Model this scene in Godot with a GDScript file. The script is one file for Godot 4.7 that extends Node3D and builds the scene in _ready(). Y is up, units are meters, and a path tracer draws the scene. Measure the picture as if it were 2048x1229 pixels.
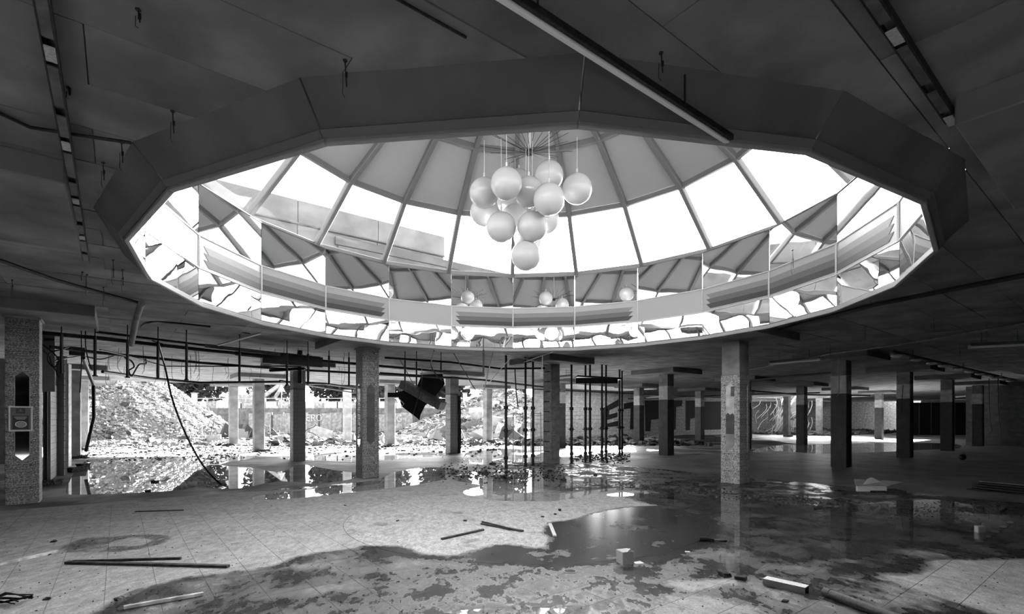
extends Node3D
# An emptied shopping hall under demolition: mirrored skylight well, globe chandelier, square column grid, wet tiled floor.
# Depth runs along -z. U and V are the two directions of the column grid, C the middle of the skylight (a grid node without a column).
const FPX := 1011.7     # focal length in pixels of the 2048 x 1229 frame
const HOR := 837.2      # row of the horizon
const EYE_Y := 1.65
const TH := 0.6615      # turn of the column grid
const S := 6.95         # column spacing
const CEIL := 3.80
const DROP := 3.60      # underside of the drop panels
const RIM_Y := 3.52
var C := Vector3(0.224, 0, -8.665)
var U := Vector3(cos(TH), 0, -sin(TH))
var V := Vector3(-sin(TH), 0, -cos(TH))
var GB := Basis(Vector3.UP, TH)
var rng := RandomNumberGenerator.new()
var M := {}
var T := {}
var used := {}

# ---------------------------------------------------------------- pixel helpers
func ray(px: float, py: float) -> Vector3:
	return Vector3((px - 1024.0) / FPX, (HOR - py) / FPX, -1.0)
func at(px: float, py: float, depth: float) -> Vector3:
	return Vector3(0, EYE_Y, 0) + ray(px, py) * depth
func on(px: float, py: float, y := 0.0) -> Vector3:
	var r := ray(px, py)
	return Vector3(0, EYE_Y, 0) + r * ((y - EYE_Y) / r.y)
func grid(i: float, j: float, y := 0.0) -> Vector3:
	return C + U * (S * i) + V * (S * j) + Vector3(0, y, 0)

# ---------------------------------------------------------------- mesh builder
class MB:
	var v := PackedVector3Array()
	var n := PackedVector3Array()
	var uv := PackedVector2Array()
	func tri(a: Vector3, b: Vector3, c: Vector3, na: Vector3, nb: Vector3, nc: Vector3, ua := Vector2.ZERO, ub := Vector2.ZERO, uc := Vector2.ZERO) -> void:
		if (b - a).cross(c - a).dot(na + nb + nc) > 0.0:
			v.append(a); v.append(c); v.append(b)
			n.append(na); n.append(nc); n.append(nb)
			uv.append(ua); uv.append(uc); uv.append(ub)
		else:
			v.append(a); v.append(b); v.append(c)
			n.append(na); n.append(nb); n.append(nc)
			uv.append(ua); uv.append(ub); uv.append(uc)
	func flat(a: Vector3, b: Vector3, c: Vector3, out: Vector3) -> void:
		var m := (b - a).cross(c - a).normalized()
		if m.dot(out) < 0.0:
			m = -m
		tri(a, b, c, m, m, m)
	func quad(a: Vector3, b: Vector3, c: Vector3, d: Vector3, out: Vector3) -> void:
		var m := (c - a).cross(d - b).normalized()
		if m.dot(out) < 0.0:
			m = -m
		tri(a, b, c, m, m, m, Vector2(0, 1), Vector2(1, 1), Vector2(1, 0))
		tri(a, c, d, m, m, m, Vector2(0, 1), Vector2(1, 0), Vector2(0, 0))
	func box(x: Transform3D, size: Vector3, bev := 0.0) -> void:
		var h := size * 0.5
		var e := minf(bev, minf(h.x, minf(h.y, h.z)) * 0.9)
		for a in 3:
			var b := (a + 1) % 3
			var c := (a + 2) % 3
			for s in [-1.0, 1.0]:
				var p := []
				for q in [[-1, -1], [1, -1], [1, 1], [-1, 1]]:
					var w := Vector3.ZERO
					w[a] = s * h[a]; w[b] = q[0] * (h[b] - e); w[c] = q[1] * (h[c] - e)
					p.append(x * w)
				var o := Vector3.ZERO
				o[a] = s
				quad(p[0], p[1], p[2], p[3], x.basis * o)
			if e > 0.0:
				for s in [-1.0, 1.0]:
					for t in [-1.0, 1.0]:
						var p := []
						for q in [[0, -1], [0, 1], [1, 1], [1, -1]]:
							var w := Vector3.ZERO
							w[a] = s * (h[a] - (e if q[0] == 1 else 0.0)); w[b] = t * (h[b] - (0.0 if q[0] == 1 else e)); w[c] = q[1] * (h[c] - e)
							p.append(x * w)
						var o := Vector3.ZERO
						o[a] = s; o[b] = t
						quad(p[0], p[1], p[2], p[3], x.basis * o)
		if e > 0.0:
			for sx in [-1.0, 1.0]:
				for sy in [-1.0, 1.0]:
					for sz in [-1.0, 1.0]:
						flat(x * Vector3(sx * h.x, sy * (h.y - e), sz * (h.z - e)), x * Vector3(sx * (h.x - e), sy * h.y, sz * (h.z - e)), x * Vector3(sx * (h.x - e), sy * (h.y - e), sz * h.z), x.basis * Vector3(sx, sy, sz))
	func beam(a: Vector3, b: Vector3, w: float, h: float, bev := 0.0, up := Vector3.UP) -> void:
		var d := (b - a).normalized()
		if absf(d.dot(up)) > 0.98:
			up = Vector3(0.3, 0, 1).normalized()
		var r := up.cross(d).normalized()
		box(Transform3D(Basis(r, d.cross(r).normalized(), d), (a + b) * 0.5), Vector3(w, h, a.distance_to(b)), bev)
	func tube(p: Array, r: float, sides := 8, r2 := -1.0) -> void:
		if r2 < 0.0:
			r2 = r
		var k := p.size()
		var d0: Vector3 = (p[1] - p[0]).normalized()
		var x := (Vector3.UP if absf(d0.y) < 0.9 else Vector3.RIGHT).cross(d0).normalized()
		var ring := []
		for i in k:
			var d: Vector3 = (p[mini(i + 1, k - 1)] - p[maxi(i - 1, 0)]).normalized()
			x = (x - d * x.dot(d)).normalized()
			var y := d.cross(x)
			var rr := lerpf(r, r2, float(i) / (k - 1))
			var row := []
			for s in sides:
				var a := TAU * s / sides
				var o := x * cos(a) + y * sin(a)
				row.append([p[i] + o * rr, o])
			ring.append(row)
		for i in k - 1:
			for s in sides:
				var t := (s + 1) % sides
				var a = ring[i][s]; var b = ring[i][t]; var c = ring[i + 1][t]; var e = ring[i + 1][s]
				tri(a[0], b[0], c[0], a[1], b[1], c[1])
				tri(a[0], c[0], e[0], a[1], c[1], e[1])
		for s in range(1, sides - 1):
			flat(ring[0][0][0], ring[0][s][0], ring[0][s + 1][0], p[0] - p[1])
			flat(ring[k - 1][0][0], ring[k - 1][s][0], ring[k - 1][s + 1][0], p[k - 1] - p[k - 2])
	func lathe(x: Transform3D, prof: Array, sides := 20) -> void:
		var k := prof.size()
		for i in k - 1:
			var p: Vector2 = prof[i]; var q: Vector2 = prof[i + 1]
			var t := (q - p).normalized()
			var m := Vector2(t.y, -t.x)
			for s in sides:
				var a := TAU * s / sides; var b := TAU * (s + 1) / sides
				var da := Vector3(cos(a), 0, sin(a)); var db := Vector3(cos(b), 0, sin(b))
				var n1 := x.basis * (da * m.x + Vector3.UP * m.y); var n2 := x.basis * (db * m.x + Vector3.UP * m.y)
				var p1 := x * (da * p.x + Vector3.UP * p.y); var p2 := x * (db * p.x + Vector3.UP * p.y)
				var q1 := x * (da * q.x + Vector3.UP * q.y); var q2 := x * (db * q.x + Vector3.UP * q.y)
				if p.x > 1e-5:
					tri(p1, p2, q2, n1, n2, n2)
				if q.x > 1e-5:
					tri(p1, q2, q1, n1, n2, n1)
	func ball(c: Vector3, r: float, rows := 14, sides := 24) -> void:
		for i in rows:
			var a := PI * i / rows - PI / 2; var b := PI * (i + 1) / rows - PI / 2
			for s in sides:
				var e := TAU * s / sides; var f := TAU * (s + 1) / sides
				var p := [Vector3(cos(a) * cos(e), sin(a), cos(a) * sin(e)), Vector3(cos(a) * cos(f), sin(a), cos(a) * sin(f)), Vector3(cos(b) * cos(f), sin(b), cos(b) * sin(f)), Vector3(cos(b) * cos(e), sin(b), cos(b) * sin(e))]
				if i > 0:
					tri(c + p[0] * r, c + p[1] * r, c + p[2] * r, p[0], p[1], p[2])
				if i < rows - 1:
					tri(c + p[0] * r, c + p[2] * r, c + p[3] * r, p[0], p[2], p[3])
	# a polygon in the x-y plane of x, pushed from z0 to z1
	func slab(x: Transform3D, poly: PackedVector2Array, z0: float, z1: float, both := true) -> void:
		var t := Geometry2D.triangulate_polygon(poly)
		for i in range(0, t.size(), 3):
			var a := poly[t[i]]; var b := poly[t[i + 1]]; var c := poly[t[i + 2]]
			flat(x * Vector3(a.x, a.y, z1), x * Vector3(b.x, b.y, z1), x * Vector3(c.x, c.y, z1), x.basis.z * (z1 - z0))
			if both:
				flat(x * Vector3(a.x, a.y, z0), x * Vector3(b.x, b.y, z0), x * Vector3(c.x, c.y, z0), x.basis.z * (z0 - z1))
		var cw := Geometry2D.is_polygon_clockwise(poly)
		for i in poly.size():
			var a := poly[i]; var b := poly[(i + 1) % poly.size()]
			var o := Vector2(b.y - a.y, a.x - b.x) * (-1.0 if cw else 1.0)
			quad(x * Vector3(a.x, a.y, z0), x * Vector3(b.x, b.y, z0), x * Vector3(b.x, b.y, z1), x * Vector3(a.x, a.y, z1), x.basis * Vector3(o.x, o.y, 0))
	# an irregular broken lump
	func lump(x: Transform3D, size: Vector3, r: RandomNumberGenerator, blocky := 0.5) -> void:
		var c := []
		for i in 8:
			var p := Vector3(-1 if i & 1 == 0 else 1, -1 if i & 2 == 0 else 1, -1 if i & 4 == 0 else 1)
			var j := 1.0 - blocky
			p += Vector3(r.randf_range(-j, j), r.randf_range(-j, j), r.randf_range(-j, j)) * 0.75
			c.append(x * (p * size * 0.5))
		for f in [[0, 1, 3, 2], [4, 5, 7, 6], [0, 1, 5, 4], [2, 3, 7, 6], [0, 2, 6, 4], [1, 3, 7, 5]]:
			var m: Vector3 = (c[f[0]] + c[f[1]] + c[f[2]] + c[f[3]]) * 0.25
			flat(c[f[0]], c[f[1]], c[f[2]], m - x.origin)
			flat(c[f[0]], c[f[2]], c[f[3]], m - x.origin)
	func mesh() -> ArrayMesh:
		var a := []
		a.resize(Mesh.ARRAY_MAX)
		a[Mesh.ARRAY_VERTEX] = v; a[Mesh.ARRAY_NORMAL] = n; a[Mesh.ARRAY_TEX_UV] = uv
		var m := ArrayMesh.new()
		m.add_surface_from_arrays(Mesh.PRIMITIVE_TRIANGLES, a)
		return m

# ---------------------------------------------------------------- nodes
func numbered(called: String) -> String:
	var k: int = used.get(called, 0)
	used[called] = k + 1
	return called if k == 0 else "%s_%03d" % [called, k]
func tag(o: Node, label: String, category: String, group := "", kind := "") -> Node:
	if label: o.set_meta("label", label)
	if category: o.set_meta("category", category)
	if group: o.set_meta("group", group)
	if kind: o.set_meta("kind", kind)
	return o
func thing(called: String, label: String, category: String, pos := Vector3.ZERO, group := "", basis := Basis.IDENTITY) -> Node3D:
	var o := Node3D.new()
	o.name = numbered(called)
	add_child(o)
	o.transform = Transform3D(basis, pos)
	tag(o, label, category, group)
	return o
func put(called: String, m: Mesh, mat: Material, parent: Node, x := Transform3D.IDENTITY) -> MeshInstance3D:
	var o := MeshInstance3D.new()
	o.mesh = m
	o.material_override = mat
	o.transform = x
	if parent == self:
		o.name = numbered(called)
		add_child(o)
	else:
		o.name = called
		parent.add_child(o, true)
	return o
func part(called: String, b: MB, mat: Material, parent: Node, x := Transform3D.IDENTITY) -> MeshInstance3D:
	return put(called, b.mesh(), mat, parent, x)
func struct(called: String, label: String, category: String) -> Node3D:
	var o := Node3D.new()
	o.name = numbered(called)
	add_child(o)
	tag(o, label, category, "", "structure")
	return o
func T3(p: Vector3, turn := 0.0) -> Transform3D:
	return Transform3D(Basis(Vector3.UP, turn), p)
func G3(p: Vector3) -> Transform3D:
	return Transform3D(GB, p)
func box1(x: Transform3D, size: Vector3, bev := 0.0) -> MB:
	var b := MB.new()
	b.box(x, size, bev)
	return b
func tube1(p: Array, r: float, sides := 8) -> MB:
	var b := MB.new()
	b.tube(p, r, sides)
	return b
func beam1(a: Vector3, c: Vector3, w: float, h: float, bev := 0.0) -> MB:
	var b := MB.new()
	b.beam(a, c, w, h, bev)
	return b
func sag(a: Vector3, b: Vector3, drop: float, k := 12) -> Array:
	var p := []
	for i in k + 1:
		var t := float(i) / k
		p.append(a.lerp(b, t) - Vector3(0, drop * 4.0 * t * (1.0 - t), 0))
	return p
func curve(pts: Array, k := 6) -> Array:
	var p := []
	for i in pts.size() - 1:
		for s in k:
			p.append(pts[i].cubic_interpolate(pts[i + 1], pts[maxi(i - 1, 0)], pts[mini(i + 2, pts.size() - 1)], float(s) / k))
	p.append(pts[-1])
	return p

# ---------------------------------------------------------------- textures and materials
func noise_tex(size: int, freq: float, oct: int, lo: float, hi: float, sd: int, kind := FastNoiseLite.TYPE_SIMPLEX_SMOOTH, sharp := 1.0, stretch := 1) -> ImageTexture:
	var n := FastNoiseLite.new()
	n.seed = sd; n.frequency = freq; n.noise_type = kind
	n.fractal_type = FastNoiseLite.FRACTAL_FBM; n.fractal_octaves = oct; n.fractal_gain = 0.55
	if kind == FastNoiseLite.TYPE_CELLULAR:
		n.cellular_return_type = FastNoiseLite.RETURN_CELL_VALUE
	var im := n.get_seamless_image(size, size / stretch, false, false, 0.15)
	if stretch > 1:
		im.resize(size, size, Image.INTERPOLATE_CUBIC)
	im.convert(Image.FORMAT_L8)
	var d := im.get_data()
	var lut := PackedByteArray()
	for i in 256:
		var t := clampf((i / 255.0 - 0.5) * sharp + 0.5, 0, 1)
		lut.append(int(255.0 * lerpf(lo, hi, t)))
	for i in d.size():
		d[i] = lut[d[i]]
	return ImageTexture.create_from_image(Image.create_from_data(size, size, false, Image.FORMAT_L8, d))
func mat(called: String, g: float, rough: float, tex := "", scale := 1.0, bump := 0.0, metal := 0.0, local := false) -> StandardMaterial3D:
	var m := StandardMaterial3D.new()
	m.resource_name = called
	m.albedo_color = Color(g, g, g)
	m.roughness = rough
	m.metallic = metal
	if tex:
		m.albedo_texture = T[tex]
		m.uv1_triplanar = true
		m.uv1_world_triplanar = not local
		m.uv1_scale = Vector3.ONE * scale
		if bump > 0.0:
			m.heightmap_enabled = true
			m.heightmap_texture = T[tex]
			m.heightmap_scale = bump
	M[called] = m
	return m
func make_materials() -> void:
	T.conc = noise_tex(512, 0.012, 5, 0.62, 1.0, 1)
	T.blot = noise_tex(512, 0.008, 5, 0.25, 1.0, 2, FastNoiseLite.TYPE_SIMPLEX_SMOOTH, 1.7)
	T.fine = noise_tex(512, 0.11, 3, 0.7, 1.0, 3)
	T.terr2 = noise_tex(512, 0.075, 1, 0.80, 1.0, 4, FastNoiseLite.TYPE_CELLULAR, 1.3)
	T.terr = noise_tex(512, 0.075, 1, 0.25, 1.0, 4, FastNoiseLite.TYPE_CELLULAR, 1.3)
	T.wood = noise_tex(512, 0.02, 4, 0.55, 1.0, 5, FastNoiseLite.TYPE_SIMPLEX_SMOOTH, 1.2, 16)
	T.pit = noise_tex(512, 0.05, 3, 0.35, 1.0, 6, FastNoiseLite.TYPE_SIMPLEX_SMOOTH, 2.0)
	mat("ceiling", 0.60, 0.95, "conc", 0.16, 0.0)
	mat("ceiling_dark", 0.56, 0.95, "conc", 0.13, 0.0)
	mat("fascia", 0.47, 0.85, "conc", 0.15)
	mat("rim_metal", 0.56, 0.5)
	mat("concrete", 0.66, 0.92, "conc", 0.35, 0.5)
	mat("concrete_light", 0.70, 0.92, "conc", 0.3, 0.4)
	mat("concrete_rough", 0.62, 0.95, "conc", 0.7, 1.0)
	mat("terrazzo", 0.66, 0.6, "terr", 2.3, 0.2)
	mat("terrazzo_light", 0.88, 0.6, "terr", 2.3, 0.2)
	mat("paint_dark", 0.34, 0.6, "conc", 0.5)
	mat("paint_light", 0.92, 0.7, "conc", 0.5)
	mat("paint_mid", 0.64, 0.8, "conc", 0.5)
	mat("tile_wall", 0.62, 0.35, "fine", 1.0)
	mat("grout", 0.40, 0.95, "fine", 1.0)
	mat("black", 0.09, 0.8, "fine", 1.0)
	mat("dark_metal", 0.17, 0.6, "pit", 0.7, 0.0)
	mat("steel", 0.46, 0.5, "conc", 0.8, 0.0, 0.3)
	mat("alu", 0.90, 0.5)
	mat("steel_light", 0.84, 0.45, "fine", 0.8)
	mat("prop_steel", 0.22, 0.6, "pit", 1.5)
	mat("white_paint", 0.86, 0.5, "conc", 0.6)
	mat("plastic_white", 0.88, 0.35)
	mat("cable", 0.07, 0.6)
	mat("cable_light", 0.62, 0.6)
	mat("wood", 0.66, 0.85, "wood", 0.7, 0.3, 0.0, true)
	mat("wood_pale", 0.94, 0.85, "wood", 0.7, 0.3, 0.0, true)
	mat("wood_dark", 0.30, 0.85, "wood", 0.7, 0.3, 0.0, true)
	mat("board_white", 0.95, 0.8, "fine", 0.8, 0.3, 0.0, true)
	mat("cardboard", 0.72, 0.9, "fine", 0.9)
	mat("rubble", 0.44, 0.97, "pit", 0.6, 1.5)
	mat("rubble_light", 0.54, 0.97, "fine", 0.5)
	mat("rubble_dark", 0.27, 0.97, "pit", 0.5, 1.5)
	mat("earth", 0.62, 1.0, "pit", 0.25, 2.0)
	mat("asphalt", 0.50, 1.0, "conc", 0.2)
	mat("block", 0.90, 0.95, "conc", 0.6, 0.4)
	mat("graffiti", 0.20, 0.8, "conc", 0.7)
	mat("leaf", 0.20, 0.8, "blot", 1.0)
	mat("leaf_light", 0.28, 0.8, "blot", 1.0)
	mat("bark", 0.36, 0.95, "wood", 0.8)
	mat("facade", 0.48, 0.9, "conc", 0.12, 0.3)
	mat("facade_ribbed", 0.36, 0.9, "conc", 0.2, 0.3)
	mat("siding", 0.52, 0.7, "fine", 0.7)
	mat("frame", 0.42, 0.45)
	var pn := mat("panel", 0.60, 0.85)
	pn.backlight_enabled = true
	pn.backlight = Color(0.19, 0.19, 0.19)
	mat("banner", 0.60, 0.35)
	mat("stripe_1", 0.46, 0.5)
	mat("stripe_2", 0.33, 0.5)
	mat("stripe_3", 0.18, 0.5)
	var mm := mat("mirror", 0.93, 0.0)
	mm.metallic = 1.0
	var dm := mat("mirror_dark", 0.55, 0.04)
	dm.metallic = 1.0
	var g := mat("glass", 0.95, 0.0)
	g.transparency = BaseMaterial3D.TRANSPARENCY_ALPHA
	g.albedo_color.a = 0.04
	var w := mat("water", 0.35, 0.0)
	w.transparency = BaseMaterial3D.TRANSPARENCY_ALPHA
	w.albedo_color.a = 0.06
	var op := mat("opal", 0.66, 0.12)
	op.backlight_enabled = true
	op.backlight = Color(0.4, 0.4, 0.4)

# ---------------------------------------------------------------- floor texture: stains and damp, drawn in metres on the floor
const FX0 := -10.0
const FW := 20.0
const FD0 := 3.4
const FD := 16.4
func fill_poly(d: PackedByteArray, w: int, h: int, px: Array, val: int) -> void:
	var p := PackedVector2Array()
	for q in px:
		var f := on(q[0], q[1])
		p.append(Vector2((f.x - FX0) / FW * w, (FD0 + FD + f.z) / FD * h))
	for y in h:
		var xs := []
		var yy := y + 0.5
		for i in p.size():
			var a := p[i]; var b := p[(i + 1) % p.size()]
			if (a.y <= yy) != (b.y <= yy):
				xs.append(a.x + (yy - a.y) / (b.y - a.y) * (b.x - a.x))
		xs.sort()
		for k in range(0, xs.size() - 1, 2):
			for x in range(clampi(int(xs[k]), 0, w), clampi(int(xs[k + 1]), 0, w)):
				d[y * w + x] = val
func floor_maps() -> Array:
	var w := 1024
	var h := 840
	var d := PackedByteArray()
	d.resize(w * h)
	d.fill(70)
	# damp strength 0 dry .. 255 wet, painted area by area as the photograph shows it
	fill_poly(d, w, h, [[-400, 1229], [170, 1229], [270, 1180], [370, 1155], [560, 1130], [600, 1112], [715, 1094], [680, 1070], [700, 1030], [760, 1005], [900, 985], [1010, 1003], [1140, 1003], [1200, 988], [1240, 988], [1000, 975], [760, 985], [560, 1000], [0, 1010], [-900, 1040]], 36)
	fill_poly(d, w, h, [[170, 1240], [270, 1180], [370, 1155], [560, 1130], [600, 1112], [715, 1094], [800, 1112], [1050, 1136], [1240, 1135], [1320, 1160], [1500, 1240]], 186)
	fill_poly(d, w, h, [[1160, 965], [1300, 985], [1240, 992], [1310, 1012], [1400, 1030], [1450, 1055], [1425, 1092], [1330, 1122], [1240, 1135], [1320, 1165], [1500, 1160], [1700, 1150], [1880, 1122], [2200, 1115], [2500, 1060], [2300, 985], [1900, 950], [1500, 940]], 198)
	fill_poly(d, w, h, [[1500, 1160], [1700, 1150], [1860, 1125], [1850, 1150], [1750, 1152], [1880, 1190], [2048, 1240], [1500, 1240], [1380, 1185]], 178)
	fill_poly(d, w, h, [[1868, 1121], [1960, 1125], [2200, 1112], [2300, 1240], [2030, 1240], [1960, 1215], [1880, 1192], [1760, 1153], [1850, 1150], [1900, 1140]], 20)
	fill_poly(d, w, h, [[1330, 1190], [1420, 1195], [1560, 1229], [1300, 1240]], 105)
	fill_poly(d, w, h, [[715, 1093], [800, 1093], [840, 1108], [905, 1113], [960, 1100], [1000, 1090], [1040, 1092], [1085, 1098], [1105, 1085], [1090, 1065], [1100, 1045], [1150, 1040], [1180, 1030], [1210, 1022], [1240, 1016], [1310, 1012], [1400, 1030], [1450, 1055], [1425, 1092], [1330, 1122], [1200, 1135], [1050, 1136], [900, 1127], [780, 1112]], 250)
	fill_poly(d, w, h, [[105, 1098], [170, 1078], [300, 1068], [345, 1073], [330, 1085], [280, 1100], [200, 1108], [140, 1106]], 160)
	fill_poly(d, w, h, [[215, 1092], [260, 1076], [312, 1080], [290, 1092]], 0)
	fill_poly(d, w, h, [[100, 985], [330, 985], [480, 985], [700, 975], [900, 950], [1000, 965], [1130, 985], [1300, 970], [1500, 940], [1300, 900], [100, 900]], 175)
	var im := Image.create_from_data(w, h, false, Image.FORMAT_L8, d)
	im.resize(w / 6, h / 6, Image.INTERPOLATE_LANCZOS)
	im.resize(w * 2, h * 2, Image.INTERPOLATE_CUBIC)
	var n := FastNoiseLite.new()
	n.seed = 11; n.frequency = 0.012; n.fractal_octaves = 6; n.fractal_gain = 0.6
	n.domain_warp_enabled = true; n.domain_warp_amplitude = 40.0
	var a := n.get_image(w * 2, h * 2).get_data()
	var n2 := FastNoiseLite.new()
	n2.seed = 12; n2.frequency = 0.085; n2.fractal_octaves = 5; n2.fractal_gain = 0.65
	var bimg := n2.get_image(w * 2, h)
	bimg.resize(w * 2, h * 2, Image.INTERPOLATE_CUBIC)
	bimg.convert(Image.FORMAT_L8)
	var b := bimg.get_data()
	var s := im.get_data()
	var col := PackedByteArray()
	var rgh := PackedByteArray()
	col.resize(s.size())
	rgh.resize(s.size())
	var lut_c := PackedByteArray()
	var lut_r := PackedByteArray()
	for i in 512:   # damp field -> albedo (sRGB) and roughness
		var t := smoothstep(135.0, 260.0, float(i))
		lut_c.append(int(lerpf(176.0, 50.0, t)))
		lut_r.append(int(lerpf(225.0, 50.0, smoothstep(170.0, 280.0, float(i)))))
	var lut_k := PackedInt32Array()   # the tread-worn middle band is mottled finely, the rest less
	for i in 256:
		lut_k.append(int(80.0 + 170.0 * exp(-pow((i - 145.0) / 35.0, 2.0))))
	for i in s.size():
		var f: int = clampi(s[i] + ((a[i] - 122) * 3 >> 2) + ((b[i] - 128) * lut_k[s[i]] >> 8) + 50, 0, 511)
		var c: int = lut_c[f] + ((b[i] - 128) >> 2) + ((a[i] - 122) >> 3)
		col[i] = clampi(c, 30, 215)
		rgh[i] = lut_r[f]
	return [ImageTexture.create_from_image(Image.create_from_data(w * 2, h * 2, false, Image.FORMAT_L8, col)), ImageTexture.create_from_image(Image.create_from_data(w * 2, h * 2, false, Image.FORMAT_L8, rgh))]

# ---------------------------------------------------------------- set-up
func setup() -> void:
	var cam := Camera3D.new()
	cam.name = "camera"
	cam.projection = Camera3D.PROJECTION_FRUSTUM
	cam.near = 0.1
	cam.far = 400.0
	cam.size = 1229.0 / FPX * cam.near
	cam.frustum_offset = Vector2(0, (HOR - 614.5) / FPX * cam.near)
	add_child(cam)
	cam.position = Vector3(0, EYE_Y, 0)
	cam.current = true
	var e := Environment.new()
	e.background_mode = Environment.BG_SKY
	var sky := Sky.new()
	var sm := ProceduralSkyMaterial.new()
	sm.sky_top_color = Color(0.50, 0.50, 0.50)
	sm.sky_horizon_color = Color(0.74, 0.74, 0.74)
	sm.ground_horizon_color = Color(0.6, 0.6, 0.6)
	sm.ground_bottom_color = Color(0.4, 0.4, 0.4)
	sm.sun_angle_max = 50.0
	sm.sun_curve = 0.6
	sky.sky_material = sm
	e.sky = sky
	e.tonemap_mode = Environment.TONE_MAPPER_LINEAR
	e.tonemap_exposure = 13.0
	e.sdfgi_enabled = true
	e.ssao_enabled = true
	e.ssil_enabled = true
	var we := WorldEnvironment.new()
	we.name = "world"
	we.environment = e
	add_child(we)
	# low hazy sun, ahead and a little to the right
	var sun := DirectionalLight3D.new()
	sun.name = "sun"
	var az := deg_to_rad(13.0)
	var el := deg_to_rad(19.3)
	var to_sun := Vector3(sin(az) * cos(el), sin(el), -cos(az) * cos(el))
	sun.light_energy = 5.0
	sun.light_angular_distance = 1.0
	sun.shadow_enabled = true
	sun.sky_mode = DirectionalLight3D.SKY_MODE_LIGHT_AND_SKY
	add_child(sun)
	sun.look_at_from_position(Vector3(0, 20, 0), Vector3(0, 20, 0) - to_sun, Vector3.UP)

func _ready() -> void:
	rng.seed = 20240
	setup()
	make_materials()
	build_floor()
	build_ceiling()
	build_skylight()
	build_chandelier()
	build_columns()
	build_walls()
	build_services()
	build_debris()
	build_outside()

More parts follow.
